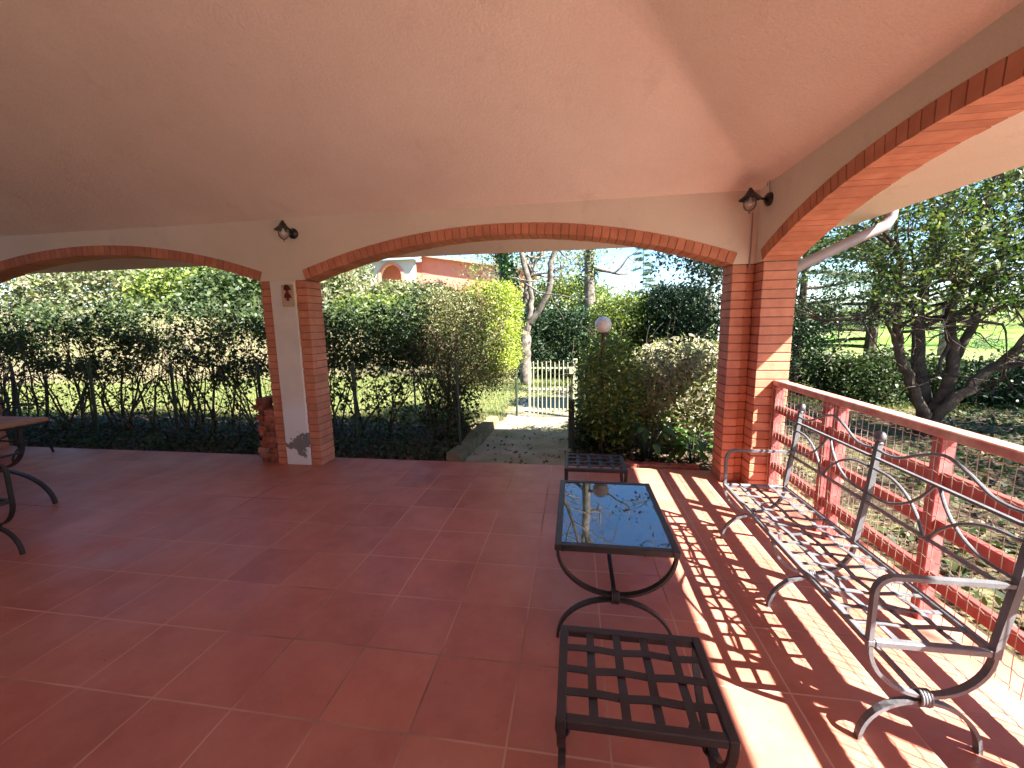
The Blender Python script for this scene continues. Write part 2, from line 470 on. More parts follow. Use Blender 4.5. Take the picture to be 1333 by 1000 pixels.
def ground_h(x, y):
    x = np.asarray(x, float); y = np.asarray(y, float)
    h = -0.07 + 0 * x
    h = h - 0.05 * sstep(4, 7, x)
    bank = sstep(12.0, 19.0, y - 0.25 * x) * sstep(1.0, -8, x)
    h = h + bank * 2.6 + sstep(19, 34, y) * sstep(2, -8, x) * 1.3
    h = h + 0.04 * np.sin(x * 1.3 + 1) * np.sin(y * 0.9) * sstep(4, 8, np.abs(y) + np.abs(x) * 0.3)
    far = sstep(90, 400, np.hypot(x, y))
    h = h + far * (4 + 3 * np.sin(x * 0.011) + 2 * np.sin(y * 0.017 + 2))
    return h

def make_ground_mat():
    m, nt, b = new_mat('garden_ground')
    P = world_pos(nt)
    sep = nt.nodes.new('ShaderNodeSeparateXYZ'); nt.links.new(P, sep.inputs[0])
    n1 = noise(nt, 0.9, 5); n2 = noise(nt, 14, 6, 0.7); n3 = noise(nt, 60, 4, 0.7)
    soil = ramp(nt, n3, [(0.3, (0.035, 0.025, 0.018)), (0.6, (0.09, 0.065, 0.045)), (0.8, (0.20, 0.15, 0.10))])
    grass = ramp(nt, n2, [(0.3, (0.10, 0.13, 0.04)), (0.5, (0.19, 0.21, 0.08)), (0.75, (0.34, 0.28, 0.17))])
    far_g = ramp(nt, noise(nt, 0.05, 4), [(0.4, (0.12, 0.24, 0.03)), (0.6, (0.16, 0.17, 0.07))])
    # lawn begins past the hedge line, ragged edge; grass thin under the trees on the right
    e = math_n(nt, 'ADD', sep.outputs[1], math_n(nt, 'MULTIPLY', math_n(nt, 'SUBTRACT', n1, 0.5), 2.2))
    rightshift = math_n(nt, 'MULTIPLY', math_n(nt, 'GREATER_THAN', sep.outputs[0], 3.4), 4.2)
    f = ramp(nt, math_n(nt, 'DIVIDE', math_n(nt, 'SUBTRACT', math_n(nt, 'SUBTRACT', e, rightshift), 5.2), 1.4), [(0.0, (0,)*3), (1.0, (1,)*3)])
    col = mixc(nt, f, soil, grass)
    fx = ramp(nt, math_n(nt, 'ADD', n2, math_n(nt, 'MULTIPLY', n1, 0.6)), [(0.78, (0,)*3), (0.95, (0.8,)*3)])
    col = mixc(nt, fx, col, grass)
    bk = math_n(nt, 'SUBTRACT', sep.outputs[1], math_n(nt, 'MULTIPLY', sep.outputs[0], 0.25))
    bk = math_n(nt, 'MULTIPLY', math_n(nt, 'GREATER_THAN', math_n(nt, 'ADD', bk, n1), 13.2), math_n(nt, 'LESS_THAN', sep.outputs[0], 1.0))
    col = mixc(nt, math_n(nt, 'MULTIPLY', bk, 0.8), col, (0.22, 0.16, 0.11))
    dist = nt.nodes.new('ShaderNodeVectorMath'); dist.operation = 'LENGTH'; nt.links.new(P, dist.inputs[0])
    ff = ramp(nt, math_n(nt, 'DIVIDE', dist.outputs['Value'], 60), [(0.3, (0,)*3), (0.7, (1,)*3)])
    col = mixc(nt, ff, col, far_g)
    nt.links.new(col, b.inputs['Base Color']); b.inputs['Roughness'].default_value = 0.95
    b.inputs['Specular IOR Level'].default_value = 0.1
    bump(nt, b, math_n(nt, 'ADD', n2, n3), 0.9, 0.04)
    return m

xs = np.concatenate([-np.geomspace(900, 12, 22), np.linspace(-11, 12, 60), np.geomspace(13, 900, 22)])
ys = np.concatenate([-np.geomspace(500, 6, 10), np.linspace(-5, 36, 90), np.geomspace(38, 1500, 24)])
X, Y = np.meshgrid(xs, ys); Z = ground_h(X, Y)
nx, ny = len(xs), len(ys)
ii = (np.arange(ny - 1)[:, None] * nx + np.arange(nx - 1)[None, :]).ravel()
gme = np_mesh('ground', np.stack([X.ravel(), Y.ravel(), Z.ravel()], 1), np.stack([ii, ii + 1, ii + nx + 1, ii + nx], 1))
gme.polygons.foreach_set('use_smooth', [True] * len(gme.polygons))
tag(link('ground', gme, make_ground_mat()), kind='structure')

# distant hills
def ridge(name, R, a0, a1, h0, h1, seed, mat):
    rng = np.random.default_rng(seed); n = 160
    A = np.linspace(a0, a1, n); ph = rng.uniform(0, 6.28, 6)
    H = h0 + (h1 - h0) * (0.5 + 0.5 * (np.sin(A * 7 + ph[0]) * 0.5 + np.sin(A * 17 + ph[1]) * 0.3 + np.sin(A * 41 + ph[2]) * 0.12 + np.sin(A * 97 + ph[3]) * 0.06))
    rows = []
    for k, (dr, hh) in enumerate(((-180, 0), (-110, .45), (-50, .8), (0, 1), (90, .6), (200, 0))):
        rows.append(np.stack([(R + dr) * np.sin(A), (R + dr) * np.cos(A), H * hh - 4 * (hh == 0)], 1))
    V = np.concatenate(rows); i2 = (np.arange(5)[:, None] * n + np.arange(n - 1)[None, :]).ravel()
    me = np_mesh(name, V, np.stack([i2, i2 + 1, i2 + n + 1, i2 + n], 1))
    me.polygons.foreach_set('use_smooth', [True] * len(me.polygons))
    return tag(link(name, me, mat), kind='structure')
M_hill = simple('wooded_hill', (0.10, 0.13, 0.12), (0.16, 0.17, 0.15), 0.95, 0.02, 0.1, 0.5, spec=0.05, bdist=3)
ridge('hills', 900, -1.2, 1.9, 12, 34, 3, M_hill)
ridge('hills', 1400, -1.2, 1.9, 25, 60, 8, M_hill)

# garden path through the gap to the gate
mb = MB()
rng = random.Random(4)
pl = []
for i in range(22):
    t = i / 21; y = 3.22 + t * 6.2
    w0 = 0.30 + 0.25 * t; w1 = 1.42 - 0.1 * t
    pl.append((w0 - 0.2 + rng.uniform(-.04, .04), w1 + rng.uniform(-.04, .04), y))
vs = []; fs = []
for (a, b_, y) in pl:
    vs += [(a, y, -0.045), (b_, y, -0.045)]
for i in range(len(pl) - 1): fs.append((2*i, 2*i+1, 2*i+3, 2*i+2))
mb.add(vs, fs)
M_path = simple('mossy_path', (0.40, 0.33, 0.24), (0.20, 0.19, 0.09), 0.95, 2.5, 30, 0.8, spec=0.1, bdist=0.015)
tag(mb.build('garden_path', M_path), kind='structure')

M_bounce = simple('pale_bounce_slab', (0.52, 0.47, 0.40), (0.42, 0.37, 0.31), 0.9, 3, 40, 0.4)
tag(MB().box((3.56, -12.0, -0.2), (10.5, -0.5, -0.035)).build('added_bounce_slab', M_bounce), kind='structure')  # unseen pale slab added beside the camera to bounce sunlight onto the ceiling

# ------------------------------------------------------------------ the veranda
YW0, YW1 = 2.93, 3.20          # back arcade wall
XW0, XW1 = 3.12, 3.42          # side arcade wall
ZS = 2.145                     # springing height
R_RING = 0.11
ver = empty('veranda', (0, 3.0, 0), 'pink plastered veranda with red brick arches, brick pillars and a sloped ceiling over the terrace', 'veranda')
ver.location = (0, 0, 0)

tag(MB().box((-9.5, -6.1, -0.30), (3.55, 3.22, 0.0)).build('terrace_floor', M_tile), kind='structure')

def arc_z(c, half, rise, extra, u):
    R = (half ** 2 + rise ** 2) / (2 * rise)
    zc = ZS + rise - R
    RR = R + extra
    v = RR ** 2 - (u - c) ** 2
    return zc + math.sqrt(max(v, 0))

ARCH_MID = (0.715, 2.215, 0.375)
ARCH_LEFT = (-4.32, 2.25, 0.375)
ARCH_SIDE = (0.90, 1.87, 0.375)
ARCH_SIDE2 = (-3.37, 1.87, 0.375)

def wall_strip(axis, arches, u0, u1, d0, d1, ztop):
    """plaster above the arches; axis 'x' runs along X at depth y d0..d1"""
    mb = MB()
    us = sorted(set([u0, u1] + [round(u0 + (u1 - u0) * i / 160, 4) for i in range(161)] +
               [round(c + s_ * (h + 0.0), 4) for c, h, r in arches for s_ in (-1, 1)]))
    def zb(u):
        for c, h, r in arches:
            if abs(u - c) <= h + 1e-6: return arc_z(c, h, r, R_RING - 0.004, u)
        return ZS + 0.0
    P = (lambda u, d, z: (u, d, z)) if axis == 'x' else (lambda u, d, z: (d, u, z))
    for a, b_ in zip(us[:-1], us[1:]):
        if b_ - a < 1e-5: continue
        za = zb(a + 1e-5); zc = zb(b_ - 1e-5)
        vs = [P(a, d0, za), P(b_, d0, zc), P(b_, d0, ztop), P(a, d0, ztop), P(a, d1, za), P(b_, d1, zc), P(b_, d1, ztop), P(a, d1, ztop)]
        mb.add(vs, [(0, 1, 2, 3), (7, 6, 5, 4), (0, 4, 5, 1)])
    return mb
wall_strip('x', [ARCH_LEFT, ARCH_MID], -9.5, XW0 + 0.02, YW0 + 0.004, YW1 - 0.004, 3.05).build('arcade_wall', M_wall, ver)
wall_strip('y', [ARCH_SIDE, ARCH_SIDE2], -6.0, YW1 - 0.004, XW0 + 0.004, XW1 - 0.004, 3.05).build('arcade_wall', M_wall, ver)

def ring(axis, arch, d0, d1, seed):
    """soldier bricks of one arch"""
    c, half, rise = arch; rg = random.Random(seed)
    R = (half ** 2 + rise ** 2) / (2 * rise); zc = ZS + rise - R
    th = math.asin(half / R); n = int(2 * th * R / 0.078); mb = MB(); mo = MB()
    st = 2 * th / n
    for i in range(n):
        a0 = -th + i * st + 0.0045 / R; a1 = -th + (i + 1) * st - 0.0045 / R
        j = rg.uniform(-0.0015, 0.0015); j2 = rg.uniform(-0.002, 0.002)
        vs = []
        for d in (d0 + j, d1 - j):
            for a, rr in ((a0, R + j2), (a1, R + j2), (a1, R + R_RING), (a0, R + R_RING)):
                u = c + rr * math.sin(a); z = zc + rr * math.cos(a)
                vs.append((u, d, z) if axis == 'x' else (d, u, z))
        mb.add(vs, [(0, 1, 2, 3), (7, 6, 5, 4), (0, 4, 5, 1), (1, 5, 6, 2), (2, 6, 7, 3), (3, 7, 4, 0)])
    m2 = 60
    vs = []; fs = []
    for i in range(m2 + 1):
        a = -th + 2 * th * i / m2
        for d, rr in ((d0 + 0.004, R + 0.004), (d0 + 0.004, R + R_RING - 0.005), (d1 - 0.004, R + R_RING - 0.005), (d1 - 0.004, R + 0.004)):
            u = c + rr * math.sin(a); z = zc + rr * math.cos(a)
            vs.append((u, d, z) if axis == 'x' else (d, u, z))
    for i in range(m2):
        for k in range(4):
            fs.append((i*4+k, i*4+(k+1) % 4, (i+1)*4+(k+1) % 4, (i+1)*4+k))
    o = mb.build('brick_arch', M_brick, ver)
    mo.add(vs, fs).build('mortar', M_mortar, o)
ring('x', ARCH_MID, YW0 - 0.004, YW1, 1)
ring('x', ARCH_LEFT, YW0 - 0.004, YW1, 2)
ring('y', ARCH_SIDE, XW0 - 0.004, XW1, 3)
ring('y', ARCH_SIDE2, XW0 - 0.004, XW1, 4)

def pier(name, boxes, z1, seed, pitch=0.0825):
    """stack of brick courses over several plan rectangles"""
    rg = random.Random(seed); mb = MB(); mo = MB()
    for (x0, y0, x1, y1) in boxes:
        n = int(round(z1 / pitch))
        for i in range(n):
            za = z1 * i / n; zb_ = z1 * (i + 1) / n - 0.009
            j = [rg.uniform(-0.002, 0.002) for _ in range(4)]
            mb.bbox((x0 + j[0], y0 + j[1], za), (x1 + j[2], y1 + j[3], zb_), 0.003)
        mo.box((x0 + 0.006, y0 + 0.006, 0), (x1 - 0.006, y1 - 0.006, z1 - 0.001))
    o = mb.build(name, M_brick, ver)
    mo.build('mortar', M_mortar, o)
    return o
pier('brick_pillar', [(-2.07, YW0, -1.945, YW1)], ZS, 5)
pier('brick_pillar', [(-1.635, YW0, -1.50, YW1)], ZS, 15)
pier('brick_pillar', [(-7.14, YW0, -6.57, YW1)], ZS, 6)
pier('brick_pillar', [(2.93, YW0 + .0, 3.055, YW1)], ZS, 7)
pier('brick_pillar', [(3.135, 2.77, XW1, YW1 - 0.0)], ZS, 17)
pier('brick_pillar', [(XW0, -1.50, XW1, -0.97)], ZS, 8)
# plaster strip on the middle pillar and in the corner
MB().bbox((-1.943, YW0 - 0.014, 0.0), (-1.637, YW1 - 0.01, ZS - 0.001), 0.006).build('plaster_panel', M_patch, ver)
pier('brick_pillar', [(3.059, YW0 + 0.02, 3.131, YW1 - 0.005)], ZS, 27)
# solid walls out of view: the house behind and the far ends
MB().box((XW0 + .002, -6.0, 0), (XW1 - .002, -5.24, ZS)).build('side_wall', M_wall, ver)
MB().box((-9.5, YW0 + .004, 0), (-7.142, YW1 - .004, ZS)).build('side_wall', M_wall, ver)
MB().box((-9.7, -6.0, 0), (-9.5, 3.2, 3.05)).build('side_wall', M_wall, ver)
MB().box((-9.7, -6.2, 0), (3.42, -6.0, 3.05)).build('house_wall', M_wall, ver)
# ceiling: two slopes meeting in a hip that runs to the corner
cx0, cy0, cz0 = XW0, YW0, 2.80
HX, HS = 0.888, 0.45
t_ = 4.46
hx, hy, hz = cx0 - HX * t_, cy0 - t_, cz0 + HS * t_
def ceil_plane(p0, dz=0.0):
    pass
mb = MB()
C0 = Vector((cx0 + .004, cy0 + .004, cz0)); H0 = Vector((hx, hy, hz))
NB = Vector((0, HS, 1)).normalized(); NS = Vector((HS / HX, 0, 1)).normalized()      # plane normals
ax = (H0 - C0).normalized()
tb = -NB.cross(ax); ts = NS.cross(ax)
if tb.x > 0: tb = -tb
if ts.y > 0: ts = -ts
nf = 8; fr_ = 0.30; rowA = []; rowB = []
for P0, w_ in ((C0, 0.02), (H0, fr_)):
    a_ = P0 + tb * w_; b_ = P0 + ts * w_
    row = [(1 - t) ** 2 * a_ + 2 * t * (1 - t) * P0 + t * t * b_ for t in [i / nf for i in range(nf + 1)]]
    (rowA if P0 is C0 else rowB).extend(row)
vs = rowA + rowB; q = nf + 1
fs = [(i, i + 1, q + i + 1, q + i) for i in range(nf)]
mb.add(vs, fs)
far = [Vector((-9.6, hy, hz)), Vector((-9.6, cy0 + .004, cz0)), Vector((cx0 + .004, -6.0, cz0)), Vector((-9.6, -6.0, cz0))]
mb.add([rowA[0], rowB[0], far[0], far[1], rowA[-1], rowB[-1], far[2], far[3], H0, C0],
       [(0, 1, 2, 3), (6, 5, 4), (7, 2, 1, 5, 6)])
mb.build('ceiling', M_ceil, ver, smooth=True, angle=12)
# roof above with the eaves
XE, YE, ZE = 4.38, 3.66, 2.60
ZB = 2.46      # back eave height
mb = MB()
mb.add([(XE, YE, ZE + .12), (XE, -7.2, ZE + .12), (hx, hy, hz + .5), (-9.8, hy, hz + .5), (-9.8, YE, ZB + .10), (-9.8, -7.2, ZE + .12), (3.2, YE, ZB + .10)], [(0, 1, 2), (2, 3, 4, 6), (0, 2, 6), (1, 5, 3, 2)])
M_roof = simple('roof_tiles', (0.36, 0.16, 0.10), (0.22, 0.10, 0.07), 0.9, 5, 20, 0.6, spec=0.1, bdist=0.02)
mb.build('roof', M_roof, ver)
mb = MB()
zi = 2.74
mb.add([(XE, YE, ZE), (XE, -7.2, ZE), (XW1 - .01, -7.2, zi), (XW1 - .01, YW1 - .01, zi), (-9.8, YW1 - .01, zi), (-9.8, YE, ZB), (3.2, YE, ZB)], [(0, 1, 2, 3), (0, 3, 6), (3, 4, 5, 6)])
mb.add([(XE, YE, ZE), (XE, -7.2, ZE), (XE, -7.2, ZE + .12), (XE, YE, ZE + .12), (-9.8, YE, ZB), (-9.8, YE, ZB + .10), (3.2, YE, ZB), (3.2, YE, ZB + .10)], [(0, 1, 2, 3), (0, 3, 7, 6), (6, 7, 5, 4)])
mb.build('eave', M_soffit, ver)
# gutter along the side eave and the downpipe swinging back to the pillar
mb = MB()
def half_round(p0, p1, r):
    p0 = Vector(p0); p1 = Vector(p1); d = (p1 - p0).normalized(); s_ = d.cross(Vector((0, 0, 1))).normalized()
    vs = []; n = 10
    for p in (p0, p1):
        for rr in (r, r - 0.006):
            for k in range(n + 1):
                a = math.pi * k / n
                vs.append(p + s_ * rr * math.cos(a) - Vector((0, 0, 1)) * rr * math.sin(a))
    q = n + 1; fs = []
    for k in range(n):
        fs.append((k, k + 1, 2 * q + k + 1, 2 * q + k)); fs.append((q + k, 3 * q + k, 3 * q + k + 1, q + k + 1))
        fs.append((k, q + k, q + k + 1, k + 1)); fs.append((2*q + k, 2*q + k + 1, 3 * q + k + 1, 3 * q + k))
    mb.add(vs, fs)
half_round((XE + 0.055, -7.2, ZE + 0.11), (XE + 0.055, YE + 0.08, ZE + 0.11), 0.055)
half_round((3.2, YE + 0.055, ZB + 0.09), (-9.8, YE + 0.055, ZB + 0.09), 0.05)
g = mb.build('gutter', M_gutter, ver, smooth=True, angle=40)
dp = [(4.46, 3.3, 2.66), (4.455, 3.3, 2.58), (4.42, 3.3, 2.51), (4.34, 3.3, 2.46), (4.2, 3.29, 2.40), (3.72, 3.27, 2.17), (3.60, 3.26, 2.10), (3.53, 3.25, 2.0), (3.50, 3.24, 1.85)]
MB().tube(dp + [(3.50, 3.26, 0.0)], 0.052, n=16, nrm=(0, 1, 0)).build('downpipe', M_gutter, ver, smooth=True, angle=50)

# ------------------------------------------------------------------ red railing with wire netting
rl = empty('railing', (3.33, 0.9, 0), 'faded red painted railing with wire netting running from the corner pillar along the terrace edge', 'railing')
def loc(o, parent):     # keep world placement of child under an offset empty
    o.matrix_parent_inverse = Matrix.Translation(parent.location).inverted() if parent.rotation_euler.z == 0 else (Matrix.Translation(parent.location) @ Matrix.Rotation(parent.rotation_euler.z, 4, 'Z')).inverted()
    return o
Y0r, Y1r = -0.97, 2.77
loc(MB().bbox((3.285, Y0r, 1.015), (3.375, Y1r, 1.065), 0.006).build('top_rail', M_toprail, rl), rl)
for z in (0.80, 0.545, 0.255):
    loc(MB().bbox((3.312, Y0r, z - 0.038), (3.348, Y1r, z + 0.038), 0.003).build('rail', M_redpaint, rl), rl)
for y in (2.735, 1.955, 1.83, 1.00, 0.10, -0.03, -0.90):
    loc(MB().bbox((3.295, y - 0.03, 0.0), (3.365, y + 0.03, 1.013), 0.004).build('post', M_redpost, rl), rl)
mb = MB(); rg = random.Random(11)
y = Y0r + 0.03
while y < Y1r:
    pts = [(3.285 + rg.uniform(-.002, .002), y + rg.uniform(-.004, .004), z) for z in np.linspace(0.05, 1.012, 9)]
    mb.tube(pts, 0.0022, n=4, cap=False); y += 0.055
for z in np.arange(0.07, 1.0, 0.077):
    pts = []; k = 0; y = Y0r
    while y < Y1r:
        pts.append((3.282, y, z + (0.004 if k % 2 else -0.004) + rg.uniform(-.0015, .0015))); y += 0.0275; k += 1
    mb.tube(pts, 0.0022, n=4, cap=False)
loc(mb.build('wire_mesh', M_wire, rl), rl)

# ------------------------------------------------------------------ wrought iron seats
def arc_pts(c, rx, rz, a0, a1, n, plane, fix):
    out = []
    for i in range(n + 1):
        a = a0 + (a1 - a0) * i / n
        u = c[0] + rx * math.cos(a); z = c[1] + rz * math.sin(a)
        out.append((u, fix, z) if plane == 'x' else (fix, u, z))
    return out

def x_frame(mbs, u0, u1, ztop, plane, fix, w=0.026, foot_in=0.0):
    """U arc over an inverted U arc, tied together; returns (mb, knot position)"""
    cu = (u0 + u1) / 2; h = (u1 - u0) / 2; zm = ztop * 0.5
    nrm = (0, 1, 0) if plane == 'x' else (1, 0, 0)
    up_ = arc_pts((cu, ztop), h, ztop - zm - 0.012, math.pi, 2 * math.pi, 22, plane, fix)
    lo_ = arc_pts((cu, 0.0), h - foot_in, zm - 0.012, math.pi, 0, 22, plane, fix)
    mbs.tube(up_, 0, w=w, t=0.014, nrm=nrm)
    mbs.tube(lo_, 0, w=w, t=0.014, nrm=nrm)
    return (cu, fix, zm) if plane == 'x' else (fix, cu, zm)

def knot(mb, p, axis):
    for k in (-1.5, -0.5, 0.5, 1.5):
        q = Vector(p); d = Vector((1, 0, 0)) if axis == 'x' else Vector((0, 1, 0))
        a = Vector((0, 0, 1)); b = d.cross(a)
        c = q + d * k * 0.010
        pts = []
        for i in range(13):
            t = 2 * math.pi * i / 12
            pts.append(c + a * 0.030 * math.cos(t) + b * 0.022 * math.sin(t))
        mb.tube(pts, 0.0058, n=6, nrm=d, cap=False)

def weave(mb, x0, x1, y0, y1, nlx, nly, z, w, amp=0.004, th=0.004):
    """nlx straps running along Y, nly straps along X, interlaced"""
    xs_ = [x0 + (x1 - x0) * (i + 1) / (nlx + 1) for i in range(nlx)]
    ys_ = [y0 + (y1 - y0) * (i + 1) / (nly + 1) for i in range(nly)]
    for i, x in enumerate(xs_):
        pts = [(x, y0, z)]
        for j, y in enumerate(ys_):
            s_ = 1 if (i + j) % 2 else -1
            pts += [(x, y - w * 0.6, z + amp * s_), (x, y + w * 0.6, z + amp * s_)]
        pts.append((x, y1, z)); mb.tube(pts, 0, w=w, t=th, nrm=(1, 0, 0))
    for j, y in enumerate(ys_):
        pts = [(x0, y, z)]
        for i, x in enumerate(xs_):
            s_ = -1 if (i + j) % 2 else 1
            pts += [(x - w * 0.6, y, z + amp * s_), (x + w * 0.6, y, z + amp * s_)]
        pts.append((x1, y, z)); mb.tube(pts, 0, w=w, t=th, nrm=(0, 1, 0))

def catmull(P, n=8):
    P = [Vector(p) for p in P]; P = [2 * P[0] - P[1]] + P + [2 * P[-1] - P[-2]]
    out = []
    for i in range(1, len(P) - 2):
        for k in range(n):
            t = k / n
            out.append(0.5 * ((2 * P[i]) + (-P[i-1] + P[i+1]) * t + (2*P[i-1] - 5*P[i] + 4*P[i+1] - P[i+2]) * t*t + (-P[i-1] + 3*P[i] - 3*P[i+1] + P[i+2]) * t**3))
    out.append(P[-2]); return out

def make_seat(root, panels, L, mat, D=0.43, ncross=14, nlong=3):
    """local frame: front at x=0 facing -x, back at x=D, y from 0 (near) to L"""
    SZ = 0.43
    # seat frame
    mb = MB()
    b = 0.026
    mb.bbox((0, 0, SZ - b), (b, L, SZ), 0.003); mb.bbox((D - b, 0, SZ - b), (D, L, SZ), 0.003)
    mb.bbox((b + .001, 0, SZ - b), (D - b - .001, b, SZ), 0.003); mb.bbox((b + .001, L - b, SZ - b), (D - b - .001, L, SZ), 0.003)
    mb.build('seat_frame', mat, root)
    mb = MB(); weave(mb, b * 0.5, D - b * 0.5, b * 0.5, L - b * 0.5, nlong, ncross, SZ - 0.008, 0.022)
    mb.build('woven_seat', mat, root)
    lean = 0.05
    # back posts with ball finials
    for k in range(panels + 1):
        y = L * k / panels; y = min(max(y, 0.013), L - 0.013)
        p = MB(); p.tube([(D - 0.012, y, SZ - 0.03), (D - 0.010, y, SZ + 0.02), (D + lean * 0.5, y, SZ + 0.28), (D + lean, y, SZ + 0.545)], 0, w=0.028, t=0.024, nrm=(0, 1, 0))
        po = p.build('back_post', mat, root)
        f = MB(); f.lathe([(0.008, 0), (0.018, 0.002), (0.018, 0.008), (0.010, 0.012), (0.020, 0.020), (0.027, 0.034), (0.027, 0.046), (0.020, 0.060), (0.008, 0.067)], 16, Matrix.Translation((D + lean, y, SZ + 0.543)))
        f.build('finial', mat, po, smooth=True)
    X = lambda z: D - 0.01 + lean * (z - SZ) / 0.545
    for k in range(panels):
        ya = L * k / panels + 0.02; yb = L * (k + 1) / panels - 0.02; W = yb - ya
        mb = MB(); N = (1, 0, 0.08)
        P = lambda u, z: (X(z), ya + W * u, z)
        for z in (0.90, 0.66): mb.tube([P(0, z), P(1, z)], 0, w=0.014, t=0.012, nrm=N)
        mb.tube(catmull([P(0, .945), P(.1, .940), P(.2, .952), P(.34, 1.0), P(.5, 1.035), P(.66, 1.0), P(.8, .952), P(.9, .940), P(1, .945)]), 0.0075, n=8, nrm=N)
        for s_ in (0, 1):
            U = (lambda u: u) if s_ == 0 else (lambda u: 1 - u)
            mb.tube(catmull([P(U(0), .845), P(U(.16), .838), P(U(.30), .80), P(U(.41), .735), P(U(.485), .662)]), 0.007, n=8, nrm=N)
            mb.tube(catmull([P(U(0), .705), P(U(.16), .712), P(U(.30), .752), P(U(.41), .82), P(U(.485), .898)]), 0.007, n=8, nrm=N)
        mb.build('back_scroll', mat, root, smooth=True, angle=35)
    for y in (0.013, L - 0.013):
        mb = MB(); zt = 0.685
        pts = [(0.012, y, SZ - 0.01), (0.010, y, zt - 0.07)]
        pts += [(0.010 + 0.06 * (1 - math.cos(a)), y, zt - 0.07 + 0.07 * math.sin(a)) for a in np.linspace(0.2, math.pi / 2, 7)]
        pts += [(D + 0.02, y, zt)]
        mb.tube(pts, 0, w=0.024, t=0.016, nrm=(0, 1, 0)).build('armrest', mat, root)
    kn = []
    for k in range(panels + 1):
        y = L * k / panels; y = min(max(y, 0.013), L - 0.013)
        mb = MB(); kp = x_frame(mb, 0.012, D - 0.012, SZ - 0.02, 'x', y)
        lg = mb.build('leg', mat, root)
        km = MB(); knot(km, kp, 'x'); km.build('binding', mat, lg, smooth=True)
        kn.append(kp)
    MB().tube([kn[0], kn[-1]], 0, w=0.018, t=0.018, nrm=(1, 0, 0)).build('stretcher', mat, root)

bench = empty('garden_bench', (2.545, 0.215, 0), 'long grey wrought iron bench with woven seat, in the sun by the railing', 'bench')
make_seat(bench, 2, 1.545, M_iron)
ch = empty('iron_armchair', (-2.56, 0.905, 0), 'dark wrought iron armchair cut off by the left edge, in front of the wooden table', 'chair', 'iron armchairs round the wooden table', rz=math.pi)
make_seat(ch, 1, 0.58, M_iron2, ncross=5)
ch2 = copy_tree(ch)
ch2.location = (-5.55, 2.62, 0); ch2.rotation_euler = (0, 0, math.pi * 0.5)
ch2['label'] = 'dark wrought iron armchair behind the wooden table, its scrolled back against the hedge'

def stool(loc_, label, mat, sx, sy_, nx_, ny_, H=0.43):
    root = empty('woven_iron_stool', loc_, label, 'stool', 'pair of low iron stools beside the glass table')
    b = 0.03
    mb = MB()
    mb.bbox((0, 0, H - 0.028), (b, sy_, H), 0.003); mb.bbox((sx - b, 0, H - 0.028), (sx, sy_, H), 0.003)
    mb.bbox((b + .001, 0, H - 0.028), (sx - b - .001, b, H), 0.003); mb.bbox((b + .001, sy_ - b, H - 0.028), (sx - b - .001, sy_, H), 0.003)
    mb.build('seat_frame', mat, root)
    mb = MB(); weave(mb, b * .5, sx - b * .5, b * .5, sy_ - b * .5, nx_, ny_, H - 0.006, 0.028, 0.0028)
    mb.build('woven_seat', mat, root)
    kn = []
    for x in (0.014, sx - 0.014):
        mb = MB(); kp = x_frame(mb, 0.012, sy_ - 0.012, H - 0.024, 'y', x)
        lg = mb.build('leg', mat, root)
        km = MB(); knot(km, kp, 'y'); km.build('binding', mat, lg, smooth=True); kn.append(kp)
    MB().tube(kn, 0, w=0.018, t=0.018, nrm=(0, 1, 0)).build('stretcher', mat, root)
    return root
stool((1.405, -0.265, 0), 'low dark iron stool with woven strap seat, in the foreground before the glass table', M_iron2, 0.52, 0.40, 4, 3, 0.445)
stool((1.375, 1.93, 0), 'low dark iron stool with woven strap seat, beyond the glass table at the terrace edge', M_iron2, 0.51, 0.40, 4, 3, 0.435)

# glass coffee table
tb = empty('coffee_table', (1.36, 0.585, 0), 'glass topped coffee table on dark curved iron legs, reflecting trees and sky', 'table')
TX, TY, TZ = 0.605, 0.865, 0.525
mb = MB(); b = 0.034
mb.bbox((0, 0, TZ - 0.034), (b, TY, TZ), 0.003); mb.bbox((TX - b, 0, TZ - 0.034), (TX, TY, TZ), 0.003)
mb.bbox((b + .001, 0, TZ - 0.034), (TX - b - .001, b, TZ), 0.003); mb.bbox((b + .001, TY - b, TZ - 0.034), (TX - b - .001, TY, TZ), 0.003)
mb.build('table_frame', M_iron2, tb)
MB().box((b - .002, b - .002, TZ - 0.012), (TX - b + .002, TY - b + .002, TZ - 0.004)).build('glass_top', M_glass, tb)
kn = []
for y in (0.02, TY - 0.02):
    mb = MB(); kp = x_frame(mb, 0.014, TX - 0.014, TZ - 0.03, 'x', y, w=0.030)
    lg = mb.build('leg', M_iron2, tb); km = MB(); knot(km, kp, 'x'); km.build('binding', M_iron2, lg, smooth=True); kn.append(kp)
MB().tube(kn, 0, w=0.02, t=0.02, nrm=(1, 0, 0)).build('stretcher', M_iron2, tb)

